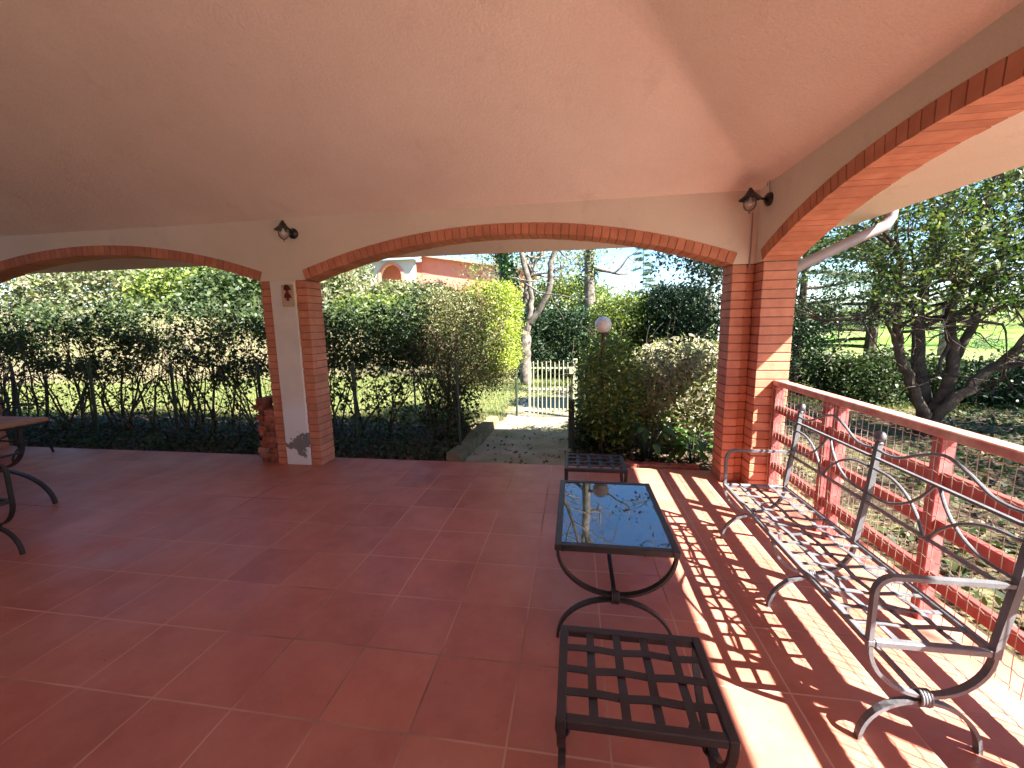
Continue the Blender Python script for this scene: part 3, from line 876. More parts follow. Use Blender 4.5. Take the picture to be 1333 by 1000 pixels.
# wooden table at the left edge
wt = empty('wooden_table', (-5.10, 0.75, 0), 'wooden topped table on dark curved iron legs at the left edge of the photo', 'table')
WX, WY, WZ = 1.48, 1.09, 0.80
MB().bbox((0, 0, WZ - 0.035), (WX, WY, WZ), 0.005).build('table_top', M_wood, wt)
kn = []
for y in (0.12, WY - 0.18):
    mb = MB(); cu = WX - 0.42
    mb.tube(arc_pts((cu, WZ - 0.2), 0.34, 0.27, math.pi, 2 * math.pi, 22, 'x', y), 0, w=0.03, t=0.022, nrm=(0, 1, 0))
    for s_ in (-1, 1): mb.tube([(cu + 0.34 * s_, y, WZ - 0.2), (cu + 0.34 * s_, y, WZ - 0.036)], 0, w=0.03, t=0.022, nrm=(0, 1, 0))
    mb.tube(arc_pts((cu, 0), 0.60, 0.31, math.pi, 0, 22, 'x', y), 0, w=0.03, t=0.022, nrm=(0, 1, 0))
    lg = mb.build('leg', M_iron2, wt); km = MB(); kp = (cu, y, 0.32); knot(km, kp, 'x'); km.build('binding', M_iron2, lg, smooth=True); kn.append(kp)
mb = MB(); mb.tube(kn, 0, w=0.022, t=0.022, nrm=(1, 0, 0)); mb.tube([(WX - 0.08, 0.12, 0.5), (WX - 0.08, WY - 0.18, 0.5)], 0, w=0.02, t=0.02, nrm=(1, 0, 0))
mb.build('stretcher', M_iron2, wt)

# ------------------------------------------------------------------ wall lamps
def wall_lamp(loc_, rz, label):
    """mounted on a wall whose outward normal is local -y"""
    root = empty('wall_lamp', loc_, label, 'lamp', 'black lantern lamps on the arcade walls', rz)
    Rm = Matrix.Rotation(math.radians(90), 4, 'X')
    MB().lathe([(0.0, 0), (0.055, 0.0), (0.058, 0.012), (0.052, 0.028), (0.03, 0.045), (0.012, 0.05)], 20, Rm).build('base_plate', M_black, root, smooth=True, angle=40)
    MB().tube([(0, -0.04, 0.0), (0, -0.07, 0.008), (0, -0.10, 0.03), (0, -0.13, 0.055), (0, -0.155, 0.06)], 0.011, n=10).build('arm', M_black, root, smooth=True)
    T = Matrix.Translation((0, -0.165, 0.0)) 
    MB().lathe([(0.0, 0.105), (0.012, 0.100), (0.018, 0.085), (0.030, 0.070), (0.040, 0.050), (0.068, 0.022), (0.088, 0.010), (0.090, 0.004), (0.066, 0.016), (0.036, 0.040), (0.0, 0.045)], 24, T).build('lamp_shade', M_black, root, smooth=True, angle=50)
    g_ = MB().lathe([(0.0, -0.098), (0.014, -0.094), (0.036, -0.078), (0.050, -0.055), (0.055, -0.028), (0.050, -0.002), (0.040, 0.020), (0.030, 0.036)], 24, T).build('glass_globe', M_lampglass, root, smooth=True)
    MB().lathe([(0.0, -0.05), (0.014, -0.045), (0.022, -0.026), (0.018, -0.006), (0.011, 0.010), (0.011, 0.035)], 14, T).build('bulb', M_globe, root, smooth=True)
    MB().lathe([(0.0, -0.115), (0.005, -0.112), (0.007, -0.104), (0.0, -0.098)], 10, T).build('knob', M_black, root, smooth=True)
    return root
wall_lamp((-1.60, YW0 + 0.004, 2.64), 0.0, 'small black lantern lamp with glass globe on the cream wall above the middle pillar')
wl = wall_lamp((XW0 + 0.004, 2.70, 2.655), -math.pi / 2, 'small black lantern lamp with glass globe in the corner above the right brick pillar')
cab = MB(); cab.tube(catmull([(XW0 - .006, 2.76, 2.78), (XW0 - .008, 2.73, 2.83), (XW0 - .012, 2.70, 2.80), (XW0 - .01, 2.69, 2.72), (XW0 + 0.0, 2.7, 2.67)], 6), 0.004, n=6)
cab.tube([(3.075, YW0 - 0.008, 2.60), (3.076, YW0 - 0.008, 2.3), (3.074, YW0 - 0.008, ZS - 0.05)], 0.006, n=6)
tag(cab.build('cable', M_gutter), 'thin electric cable running down the corner under the right lamp', 'cable')

# ceramic plaque on the middle pillar
pq = empty('ceramic_plaque', (-1.715, YW0 - 0.016, 1.98), 'cream ceramic plaque with two small dark red roofs, hung on the middle pillar', 'plaque')
M_cer = simple('cream_ceramic', (0.55, 0.42, 0.30), (0.45, 0.34, 0.25), 0.3, 12, bstr=0.05)
M_cer2 = simple('dark_red_glaze', (0.16, 0.03, 0.025), (0.10, 0.02, 0.02), 0.3, 12, bstr=0)
MB().bbox((-0.07, -0.014, -0.125), (0.07, 0.0, 0.115), 0.004).build('plate', M_cer, pq)
mb = MB(); b = 0.008
for (a, c) in (((-0.07, -0.125), (-0.062, 0.115)), ((0.062, -0.125), (0.07, 0.115)), ((-0.0615, -0.125), (0.0615, -0.117)), ((-0.0615, 0.107), (0.0615, 0.115))):
    mb.box((a[0], -0.022, a[1]), (c[0], -0.0145, c[1]))
mb.build('rim', M_cer, pq)
mb = MB()
for (cz, w) in ((0.055, 0.045), (-0.03, 0.045)):
    vs = [(-w, -0.016, cz), (-w * .75, -0.03, cz + .03), (-.012, -0.038, cz + .058), (.012, -0.038, cz + .058), (w * .75, -0.03, cz + .03), (w, -0.016, cz)]
    bk = [(x, -0.0145, z) for x, y_, z in vs]
    n = 6; mb.add(vs + bk, [tuple(range(n))] + [(i, (i + 1) % n, n + (i + 1) % n, n + i) for i in range(n)])
    mb.box((-0.012, -0.03, cz - 0.03), (0.012, -0.0145, cz - 0.002))
mb.build('relief', M_cer2, pq)

# loose bricks stacked beside the middle pillar
rg = random.Random(21)
def brick_mesh(name, lx, ly, lz, rg_):
    mb = MB(); mb.bbox((-lx/2, -ly/2, 0), (lx/2, ly/2, lz), 0.004)
    me = bpy.data.meshes.new(name); me.from_pydata(mb.v, [], mb.f); me.materials.append(M_oldbrick); return me
bm_a = brick_mesh('loose_brick', 0.105, 0.21, 0.062, rg); bm_b = brick_mesh('loose_brick', 0.12, 0.20, 0.068, rg)
for col, (bx, nb) in enumerate(((-2.135, 10), (-2.262, 12))):
    z = 0.0
    for i in range(nb):
        o = bpy.data.objects.new('loose_brick', bm_a if (i + col) % 2 else bm_b)
        COL.objects.link(o)
        o.location = (bx + rg.uniform(-.014, .008), 3.06 + rg.uniform(-.05, .03), z)
        o.rotation_euler = (0, 0, rg.uniform(-.14, .14))
        z += (0.062 if (i + col) % 2 else 0.068) + 0.0008
        side = 'inner' if col == 0 else 'outer'
        tag(o, 'old red brick in the %s column of the loose stack beside the middle pillar' % ('right hand' if col == 0 else 'left hand'), 'brick', 'bricks stacked beside the middle pillar')

# border bricks on edge where the bed meets the terrace
for i, x in enumerate((2.12, 2.27, 2.43, 2.58, 2.73)):
    o = bpy.data.objects.new('border_brick', bm_a); COL.objects.link(o)
    o.location = (x + rg.uniform(-.01, .01), 3.33 + rg.uniform(-.015, .015), -0.04); o.rotation_euler = (0, 0, math.pi / 2 + rg.uniform(-.15, .15))
    tag(o, 'half buried red brick edging the planting bed behind the far stool', 'brick', 'bricks edging the planting bed')

# ------------------------------------------------------------------ garden: kerb, gate, fences
mb = MB(); rgn = np.random.default_rng(5)
A = Vector((0.03, 3.24, 0)); B = Vector((0.12, 5.3, 0)); n = 14
vs = []; fs = []
for i in range(n + 1):
    t = i / n; p = A.lerp(B, t)
    j = rgn.normal(0, 0.008, 6)
    vs += [(p.x - .10 + j[0], p.y, -0.10), (p.x - .09 + j[1], p.y, 0.09 + j[4]), (p.x + .07 + j[2], p.y, 0.085 + j[5]), (p.x + .09 + j[3], p.y, -0.10)]
for i in range(n):
    for k in range(3): fs.append((4*i+k, 4*i+k+1, 4*i+k+5, 4*i+k+4))
fs += [(0, 1, 2, 3), (4*n+3, 4*n+2, 4*n+1, 4*n)]
mb.add(vs, fs)
tag(mb.build('path_kerb', M_stone), 'mossy stone kerb along the left side of the garden path', 'kerb')

gt = empty('garden_gate', (0.66, 5.85, -0.06), 'low weathered pale green iron gate with upright bars at the end of the path', 'gate')
GW, GH = 0.75, 0.98
mb = MB()
for x in (0.0, GW): mb.bbox((x - 0.02, -0.02, 0.04), (x + 0.02, 0.02, GH + 0.02), 0.003)
for z in (0.16, 0.52, 0.90): mb.bbox((0.021, -0.012, z - 0.015), (GW - 0.021, 0.012, z + 0.015), 0.003)
mb.build('gate_frame', M_gate, gt)
for i in range(9):
    x = GW * (i + 1) / 10
    MB().tube([(x, -0.014, 0.08), (x, -0.014, GH + 0.04 + 0.02 * math.sin(i * 2.1))], 0.0085, n=6).build('bar', M_gate, gt)
MB().bbox((GW - 0.05, -0.05, 0.80), (GW + 0.01, -0.021, 0.92), 0.003).build('lock_box', M_gate, gt)
tag(MB().bbox((1.42, 5.80, -0.12), (1.50, 5.88, 1.0), 0.005).build('gate_post', M_gate), 'square pale green post on the right side of the garden gate', 'post')
tag(MB().bbox((1.375, 4.02, -0.12), (1.455, 4.08, 0.62), 0.004).build('fence_post', M_gpost), 'dark square post beside the path in front of the gate', 'post')

def wire_fence(name, x0, y0, x1, y1, H, n_posts, label, pitch=0.10, zb=-0.1, mesh_mat=None, sw=0.0016, skip_first=False):
    root = empty(name, (x0, y0, zb), label, 'fence')
    d = Vector((x1 - x0, y1 - y0, 0)); L = d.length; u = d / L
    for i in range(n_posts):
        p = u * (L * i / max(1, n_posts - 1)); ln = random.Random(i * 7 + 1).uniform(-.02, .05)
        MB().tube([(p.x, p.y, -0.1), (p.x + ln, p.y, H + 0.03)], 0.021, n=8).build('fence_post', M_gpost, root)
    mb = MB(); k = 0; t = 0
    while t < L:
        p = u * t; mb.tube([(p.x, p.y + 0.02, 0), (p.x, p.y + 0.02, H)], sw, n=3, cap=False); t += pitch
    z = 0.02
    while z < H:
        mb.tube([(0, 0.02, z), (d.x, d.y + 0.02, z)], sw, n=3, cap=False); z += pitch
    mb.build('wire_mesh', mesh_mat or M_gwire, root)
    return root
wire_fence('wire_fence', -8.6, 3.75, 0.0, 3.62, 1.22, 7, 'green wire mesh fence on thin dark posts running in front of the leggy hedge')
wire_fence('wire_fence', -1.6, 6.1, 0.42, 5.9, 0.98, 2, 'low green wire fence between the clipped hedge and the garden gate', 0.08)
wire_fence('wire_fence', 1.62, 5.85, 4.1, 6.0, 1.0, 3, 'low green wire fence behind the pale shrub right of the gate', 0.09)

# globe lamp on a thin post
gl = empty('garden_lamp', (1.80, 3.88, -0.1), 'garden lamp with white globe on a slim rusty post among the shrubs', 'lamp')
M_rust = simple('rusty_post', (0.16, 0.06, 0.04), (0.09, 0.04, 0.03), 0.8, 20, 60, 0.4)
MB().tube([(0, 0, -0.02), (0.0, 0, 1.60)], 0.022, n=12).build('post', M_rust, gl, smooth=True)
MB().lathe([(0.0, 1.575), (0.05, 1.58), (0.052, 1.60), (0.045, 1.62), (0.0, 1.62)], 16).build('collar', M_rust, gl)
prof = [(0.0001 + 0.104 * math.sin(math.pi * i / 18), 1.69 - 0.104 * math.cos(math.pi * i / 18)) for i in range(19)]
MB().lathe(prof, 28).build('globe', M_globe, gl, smooth=True)

# ------------------------------------------------------------------ hedges
def stems(root, xs_, y, spread, z1, seed, name='stem', rr=(0.012, 0.024), ybow=0.1):
    rng = np.random.default_rng(seed)
    for x in xs_:
        mb = MB(); tips = []
        p = Vector((x, y + rng.normal(0, spread), -0.10))
        nst = rng.integers(1, 4)
        for k in range(nst):
            d = Vector((rng.normal(0, 0.28), rng.normal(0, 0.15), 1)).normalized()
            grow(rng, mb, p + Vector((rng.normal(0, .03), 0, 0)), d, z1 * rng.uniform(.38, .55), rng.uniform(*rr), 3, tips, 6, 0.45, 0.22, (2, 3), 0.62, 0.13, 0.0025)
        mb.build(name, M_stem, root)

rng = np.random.default_rng(31)
hL = empty('leggy_hedge', (-5.2, 4.35, -0.1), 'tall leggy evergreen hedge with bare twisted stems seen through the left arch', 'hedge')
hL.location = (0, 0, 0)
stems(hL, np.linspace(-9.2, -2.25, 36) + rng.normal(0, .07, 36), 4.35, 0.18, 2.0, 1, rr=(.011, .022))
c = box_pts(rng, (-9.6, 4.05, 1.0), (-2.3, 4.85, 2.02), 1500, 6, 0.3)
c[:, 2] += 0.22 * np.sin(c[:, 0] * 2.1) * (c[:, 2] < 1.4) + rng.normal(0, .05, len(c)) + .06 * np.sin(c[:, 0] * 5.3)
c = c[np.sin(c[:, 0] * 3.1 + 1) + np.sin(c[:, 2] * 9 + c[:, 0] * 2) + np.sin(c[:, 0] * 7.7 + c[:, 2] * 3) > -1.0]
leaves('foliage', L_hedge, hL, clumps(rng, c, 15, 0.065), 0.068, 0.040, 41)
c = box_pts(rng, (-9.6, 4.1, 0.0), (-2.3, 4.7, 1.1), 420, 6, 0)
leaves('low_foliage', L_hedge, hL, clumps(rng, c, 9, 0.08), 0.06, 0.034, 42)

hM = empty('leggy_hedge', (0, 0, 0), 'leafy evergreen hedge with thin bare stems between the middle pillar and the clipped hedge', 'hedge')
stems(hM, np.arange(-2.2, -0.55, 0.28), 4.35, 0.15, 1.9, 2)
c = box_pts(rng, (-2.5, 4.05, 1.0), (-0.65, 4.75, 1.93), 430, 5, 0.3)
leaves('foliage', L_hedge, hM, clumps(rng, c, 17, 0.07), 0.062, 0.036, 43)
c = box_pts(rng, (-2.3, 4.0, 0.0), (-0.5, 4.5, 1.0), 130, 6, 0)
leaves('low_foliage', L_hedge, hM, clumps(rng, c, 10, 0.06), 0.07, 0.04, 44)

hC = empty('clipped_hedge', (0, 0, 0), 'tall clipped hedge end with twiggy brown side and golden sunlit tips left of the path', 'hedge')
stems(hC, np.arange(-0.68, -0.15, 0.08), 4.3, 0.04, 1.9, 3, rr=(0.012, 0.022))
stems(hC, np.arange(-0.60, -0.2, 0.12), 5.0, 0.15, 1.9, 4, rr=(0.012, 0.022))
c = box_pts(rng, (-0.75, 4.15, 0.62), (0.47, 5.9, 2.18), 1900, 7, 0.45)
leaves('foliage', L_mid, hC, clumps(rng, c, 12, 0.055), 0.042, 0.022, 45)
c = box_pts(rng, (-0.1, 4.3, 0.9), (0.56, 6.0, 2.24), 1200, 7, 0.8); c = c[(c[:, 0] > 0.22) | (c[:, 2] > 2.02)]
leaves('golden_tips', L_gold, hC, clumps(rng, c, 12, 0.04), 0.040, 0.022, 46)
c = box_pts(rng, (-0.7, 4.05, 0.0), (0.05, 4.7, 0.75), 120, 5, 0)
leaves('low_foliage', L_hedge, hC, clumps(rng, c, 10, 0.07), 0.07, 0.035, 47)

# rounded hedge right of the gate, yellow at left and dark at right
def shrub(name, label, cat, lo, hi, n, per, L, W, mat, seed, p=3.0, shell=0.6, sig=0.06, trunk=True, tr_mat=None, group=None, up=0.4, lump=0.0):
    root = empty(name, ((lo[0]+hi[0])/2, (lo[1]+hi[1])/2, 0), label, cat, group)
    rng = np.random.default_rng(seed)
    lo2 = (lo[0]-root.location.x, lo[1]-root.location.y, lo[2]); hi2 = (hi[0]-root.location.x, hi[1]-root.location.y, hi[2])
    c = box_pts(rng, lo2, hi2, n, p, shell)
    if lump:
        c = c + lump * np.stack([np.sin(c[:,2]*5/lump*.1 + c[:,1]*4), np.sin(c[:,0]*4.3), np.sin(c[:,0]*5.1 + 1) * np.cos(c[:,1]*3.7)], 1)
    leaves('foliage', mat, root, clumps(rng, c, per, sig), L, W, seed + 1, up)
    if trunk:
        mb = MB(); tips = []
        gz = float(ground_h(root.location.x, root.location.y)) - 0.05
        base = lo[2] if lo[2] > 0.3 else 0.3
        w = (hi[0] - lo[0])
        for k in range(4):
            grow(rng, mb, (rng.normal(0, w * .06), rng.normal(0, .1), gz), (rng.normal(0, .35), rng.normal(0, .3), 1), (hi[2] - gz) * 0.45, 0.022 * (hi[2] - gz) / 2 + .008, 3, tips, 6, .5, .1, (2, 3), .65, .12)
        mb.build('trunk', tr_mat or M_stem, root)
    return root
shrub('round_shrub', 'rounded yellow green shrub behind the white globe lamp', 'shrub', (1.72, 5.9, 1.05), (3.0, 7.0, 2.12), 800, 14, 0.05, 0.03, L_yel, 60, 2.6, .6, .06)
shrub('round_shrub', 'dense dark green rounded shrub beside the right brick pillar', 'shrub', (2.55, 5.75, 0.9), (3.74, 7.0, 2.24), 1500, 16, 0.05, 0.03, L_dark, 62, 3.2, .6, .055)
shrub('dry_shrub', 'pale sunlit shrub with curled dry leaves filling the bed left of the brick pillar', 'shrub', (2.1, 3.75, -0.05), (3.85, 5.4, 1.34), 1400, 11, 0.085, 0.030, L_pale, 64, 2.6, .5, .06, tr_mat=M_bark)
shrub('dry_shrub', 'small twiggy olive shrub growing around the globe lamp post', 'shrub', (1.48, 3.45, 0.02), (2.30, 4.7, 1.42), 820, 10, 0.055, 0.026, L_yel, 66, 2.4, .4, .07)
shrub('low_shrub', 'low dark shrub beside the dark post right of the path', 'shrub', (1.45, 3.95, -0.1), (2.1, 4.6, 0.42), 260, 10, 0.05, 0.028, L_hedge, 67, 2.4, .4, .06)

# broad leaved plant
def broad_plant(loc_, label, n, R, H, seed):
    root = empty('leafy_plant', loc_, label, 'plant')
    rng = np.random.default_rng(seed); mb = MB(); st = MB()
    for i in range(n):
        a = rng.uniform(0, 6.28); r = R * rng.uniform(.3, 1); h = H * rng.uniform(.5, 1.1); L = rng.uniform(.12, .22); w = L * .42
        base = Vector((r * math.cos(a), r * math.sin(a), h)); d = Vector((math.cos(a), math.sin(a), rng.uniform(-.5, .5))).normalized()
        s_ = d.cross(Vector((0, 0, 1))).normalized(); nn = s_.cross(d)
        P = []
        for k, (t, ww) in enumerate(((0, .15), (.25, .85), (.5, 1), (.75, .7), (1, .03))):
            c0 = base + d * L * t - nn * (t * t * L * .3)
            P += [c0 - s_ * w * ww * .5 + nn * .015 * ww, c0, c0 + s_ * w * ww * .5 + nn * .015 * ww]
        mb.add(P, [(3*k+j, 3*k+j+1, 3*k+j+4, 3*k+j+3) for k in range(4) for j in range(2)])
        st.tube([(0, 0, -0.05), (base.x * .5, base.y * .5, h * .6), tuple(base)], 0.004, n=4, cap=False)
    mb.build('foliage', L_broad, root, smooth=True); st.build('stalks', M_gpost, root)
broad_plant((2.35, 3.72, -0.05), 'broad leaved bright green plant in the bed in front of the pale shrub', 60, .34, .5, 3)
broad_plant((2.85, 3.62, -0.05), 'small broad leaved plant nearest the right brick pillar', 30, .22, .3, 6)

# dark hedge behind the gate
shrub('dark_hedge', 'long dark evergreen hedge behind the gate and the forked tree', 'hedge', (-0.6, 10.7, -0.1), (4.6, 12.2, 2.0), 3000, 12, 0.09, 0.05, L_dark, 70, 6, .7, .09, trunk=False, lump=.1)
shrub('garden_bush', 'sunlit yellow green thicket behind the dark hedge, right of the forked tree', 'bush', (-1.2, 17, -.1), (3.2, 19.5, 3.7), 1500, 11, 0.15, 0.08, L_yel, 140, 2.6, .6, .15, trunk=False, lump=.2)
for k, (lo, hi, lab, mt) in enumerate((
    ((4.3, 8.2, -0.2), (7.3, 9.8, 2.15), 'dark bush just right of the corner pillar', L_dark),
    ((6.6, 7.6, -0.2), (9.0, 9.0, 0.85), 'broad dark bush behind the many stemmed tree', L_hedge),
    ((8.6, 7.4, -0.2), (11.4, 8.8, 0.7), 'low dark bush right of the many stemmed tree', L_dark),
    ((11.0, 7.0, -0.2), (14.5, 8.6, 0.8), 'dark bush at the far right above the railing', L_hedge))):
    shrub('garden_bush', lab, 'bush', lo, hi, 1100, 12, 0.08, 0.045, mt, 80 + k, 3, .6, .09, lump=.12, group='dark bushes beyond the railing')

# bushes on the bank behind the lawn
rg = np.random.default_rng(9)
BL = [((-27, 14.5), (-19, 18), 5.2, L_bank, 'wide grey green bush at the far left of the bank'),
      ((-20, 15), (-14.5, 18), 4.6, L_yel, 'yellow green bush on the bank seen through the left arch'),
      ((-15.5, 14), (-11.5, 17), 4.0, L_hedge, 'dark bush on the bank, in the middle of the left arch'),
      ((-12, 15), (-8.5, 18), 4.3, L_bank, 'pale bush on the bank behind the middle pillar'),
      ((-9, 14), (-5.2, 17), 2.7, L_yel, 'sunny bush on the bank below the salmon house'),
      ((-5.5, 13), (-2.2, 16), 2.6, L_hedge, 'low green bush on the bank behind the clipped hedge'),
      ((-12, 21), (-6, 25), 4.0, L_bank, 'silvery bush just below the arch of the salmon house'),
      ((-20, 20), (-11.5, 26), 7.0, L_bank, 'tall silvery bush left of the salmon house')]
for k, (a, b_, h, mt, lab) in enumerate(BL):
    z0 = float(ground_h((a[0]+b_[0])/2, (a[1]+b_[1])/2)) - 0.3
    shrub('bank_bush', lab, 'bush', (a[0], a[1], -.3 if a[1] < 18 else z0), (b_[0], b_[1], h), 2000, 11, 0.20, 0.12, mt, 100 + k, 3.6, .7, .17, trunk=False, group='bushes on the bank', lump=.2)

# ------------------------------------------------------------------ trees
def tree(name, label, base, limbs, seed, bark, leafm=None, depth=3, subL=1.2, leafL=.07, leafW=.04, per=10, sig=.12, spread=.6, up=.15, kids=(2, 3), group=None, cat='tree', sides=8, from_all=True, extra_tip=None, leafcap=None, tipz=-9, shrink=.72, minr=.004):
    root = empty(name, base, label, cat, group)
    rng = np.random.default_rng(seed); mb = MB(); tips = []
    B0 = Vector(base)
    for pts, r0, r1, d in limbs:
        P = catmull([Vector(p) - B0 for p in pts], 5)
        n = len(P); rs = [r0 + (r1 - r0) * i / (n - 1) for i in range(n)]
        P = [p + Vector(rng.normal(0, .012, 3)) for p in P]
        mb.tube(P, rs, n=sides, cap=True)
        if d > 0:
            dd = (P[-1] - P[-3]).normalized()
            for j in range(3):
                grow(rng, mb, P[-1], dd + Vector(rng.normal(0, .35, 3)), subL, r1 * .8, d - 1, tips, 6, spread, up, kids, shrink, .13, minr)
            for j in range(int(n * .35)):
                q = int(rng.integers(n // 2, n))
                grow(rng, mb, P[q], Vector(rng.normal(0, 1, 3)) + Vector((0, 0, .3)), subL * .8, rs[q] * .5, d - 1, tips, 5, spread, up, kids, shrink, .13, minr)
    mb.build('trunk', bark, root, smooth=True)
    if leafm is not None:
        T = np.array([tuple(t[0]) for t in tips])
        T = T[T[:, 2] > tipz]
        if leafcap and len(T) > leafcap: T = T[rng.permutation(len(T))[:leafcap]]
        leaves('crown', leafm, root, clumps(rng, T, per, sig), leafL, leafW, seed + 5, .3)
    return root

# forked bare tree behind the gate
ft = tree('forked_tree', 'leafless grey barked tree forking low, behind the clipped hedge', (0.12, 9.8, -0.1),
     [([(0.14, 9.8, -0.15), (0.12, 9.8, 0.5), (0.12, 9.8, 1.2), (0.10, 9.8, 1.5)], .17, .14, 0),
      ([(0.12, 9.8, 1.35), (0.28, 9.75, 2.0), (0.29, 9.7, 2.56), (0.05, 9.7, 3.4), (-0.05, 9.6, 4.6), (0.3, 9.4, 6.0), (0.5, 9.3, 7.2)], .105, .03, 4),
      ([(0.15, 9.8, 1.5), (0.74, 9.6, 2.34), (0.81, 9.5, 3.0), (1.05, 9.4, 3.8), (1.5, 9.2, 5.0), (1.9, 9.1, 6.3)], .09, .03, 4),
      ([(0.05, 9.8, 1.5), (-0.42, 9.9, 2.5), (-0.52, 9.9, 3.06), (-0.6, 9.9, 4.2)], .10, .045, 4)],
     201, M_bark, L_bank, subL=1.7, per=2, sig=.12, leafL=.05, leafW=.03, spread=.5, sides=10, kids=(2, 3))
rg = np.random.default_rng(16)
tt = rg.uniform(0, 1, 2200)
pp = np.stack([-.04 - .5 * tt + rg.normal(0, .13, 2200) - .12, rg.normal(0, .13, 2200) + .05, 1.85 + 2.1 * tt + rg.normal(0, .05, 2200)], 1)
leaves('ivy', L_ivy, ft, pp, .075, .06, 78)
# ivy clad straight trunk
iv = tree('ivy_clad_tree', 'tall straight pale trunk with ivy, rising behind the dark hedge', (2.02, 16.0, -0.1),
     [([(2.02, 16, -.2), (2.05, 16, 2.2), (2.02, 16, 4.4), (2.0, 16, 8.5)], .26, .16, 4)], 205, M_bark, L_yel, subL=1.3, per=3, sig=.2, leafL=.08, leafW=.04, up=.25)
rg = np.random.default_rng(6)
a = rg.uniform(0, 6.28, 2600); zz = rg.uniform(0, 1, 2600) ** .7 * 5.2
pp = np.stack([.30 * np.cos(a) + .1 * rg.normal(size=2600) - .12, .30 * np.sin(a) - .1, zz], 1)
pp = pp[(np.sin(a * 1.0 + zz) < .3)]
leaves('ivy', L_ivy, iv, pp, .10, .08, 77)
# many stemmed tree on the right
TR = [([(6.55, 5.4, -.15), (6.51, 5.3, .15), (6.24, 5.3, .68), (6.04, 5.3, 1.2), (5.96, 5.3, 1.6), (5.98, 5.3, 2.05), (5.85, 5.25, 2.6)], .08, .035, 4),
      ([(6.6, 5.5, -.15), (6.68, 5.6, .3), (6.55, 5.6, .8), (6.46, 5.6, 1.58), (6.49, 5.6, 2.18), (6.54, 5.6, 2.9)], .105, .05, 4),
      ([(6.65, 5.5, -.15), (6.70, 5.4, .3), (6.82, 5.4, .79), (6.8, 5.4, 1.22), (6.7, 5.4, 1.65), (6.82, 5.4, 2.15), (6.86, 5.4, 2.9)], .095, .04, 4),
      ([(6.95, 5.6, .7), (7.05, 5.7, .85), (7.22, 5.7, 1.49), (7.32, 5.7, 2.08), (7.47, 5.7, 2.43), (7.8, 5.7, 2.7)], .065, .04, 4),
      ([(6.6, 5.4, -.1), (6.6, 5.25, .2), (6.89, 5.2, .62), (7.18, 5.2, .93), (7.6, 5.2, 1.25), (8.2, 5.1, 1.7)], .085, .04, 4),
      ([(6.05, 5.3, 1.25), (5.9, 5.2, 1.6), (5.73, 5.2, 1.82), (5.5, 5.2, 1.68), (5.27, 5.15, 1.6), (4.87, 5.1, 1.62)], .035, .02, 2)]
rt = tree('many_stemmed_tree', 'many stemmed evergreen tree with dark twisting trunks leaning out beyond the railing', (6.6, 5.4, -.12), TR, 210, M_dbark, L_tree, subL=.7, leafL=.07, leafW=.034, per=7, sig=.10, sides=10, spread=.65, up=.1, kids=(2, 3), leafcap=1800, tipz=1.85)
rng = np.random.default_rng(19)
c = np.stack([rng.uniform(3.8, 9.6, 2300), rng.uniform(3.8, 7.4, 2300), rng.uniform(2.3, 4.8, 2300)], 1)
e_ = ((c - np.array([6.7, 5.6, 3.55])) / np.array([3.0, 2.0, 1.35])); c = c[(e_ ** 2).sum(1) < 1]
c = c[(np.sin(c[:, 0] * 2.3 + 1) + np.sin(c[:, 1] * 2.9) + np.sin(c[:, 2] * 3.7 + c[:, 0]) > -.25)]
c[:, 2] -= .15 * (9.2 - c[:, 0]) * 0
leaves('crown', L_tree, rt, clumps(rng, c - np.array([6.6, 5.4, -.12]), 26, .14), .072, .034, 211)
simple_out = [('leafy tree standing out of sight to the right of the railing', (11.6, 0.2, -.1), 420), ('leafy tree further along on the right, outside the photo', (12.8, 4.0, -.1), 421)]
for lab, b_, sd in simple_out:
    tree('evergreen_tree', lab, b_, [([(b_[0], b_[1], -.3), (b_[0] + .1, b_[1], 1.5), (b_[0] - .1, b_[1] + .1, 3.0), (b_[0] - .5, b_[1], 4.0)], .16, .08, 4), ([(b_[0], b_[1], 1.8), (b_[0] + .8, b_[1] + .4, 3.0), (b_[0] + 1.2, b_[1] + .8, 4.2)], .09, .05, 4)],
         sd, M_dbark, L_tree, subL=1.5, per=14, sig=.22, leafL=.12, leafW=.07, spread=.6, up=0.05, tipz=2.4)
x = rng.uniform(3.7, 12, 15000); y = rng.uniform(-.3, 9.5, 15000)
k_ = (np.sin(x * 1.7 + 1) * np.sin(y * 1.3 + .5) + np.sin(x * .8 - y) * .6 + (y - 4) * .12 > .1); x = x[k_]; y = y[k_]
P = np.stack([x, y, ground_h(x, y) + rng.uniform(0, .12, len(x))], 1)
tag(leaves('ground_cover', L_hedge, None, P, .075, .045, 503, .9), 'low green weeds spreading over the shady ground beyond the railing', 'ground cover', kind='stuff')
# overhanging spray of leaves seen in the top right of the middle arch
tree('evergreen_tree', 'dark leaved tree whose crown hangs into the sky right of the middle arch', (5.3, 8.2, -.1),
     [([(5.3, 8.2, -.2), (5.2, 8.1, 1.4), (4.9, 8.0, 2.6), (4.6, 7.9, 3.4)], .14, .07, 4),
      ([(4.85, 8.0, 2.7), (4.5, 7.9, 2.95), (4.2, 7.8, 3.05), (4.0, 7.7, 3.15)], .05, .025, 3)], 215, M_dbark, L_dark, subL=.8, per=12, sig=.13, leafL=.09, leafW=.045, spread=.7, up=0)

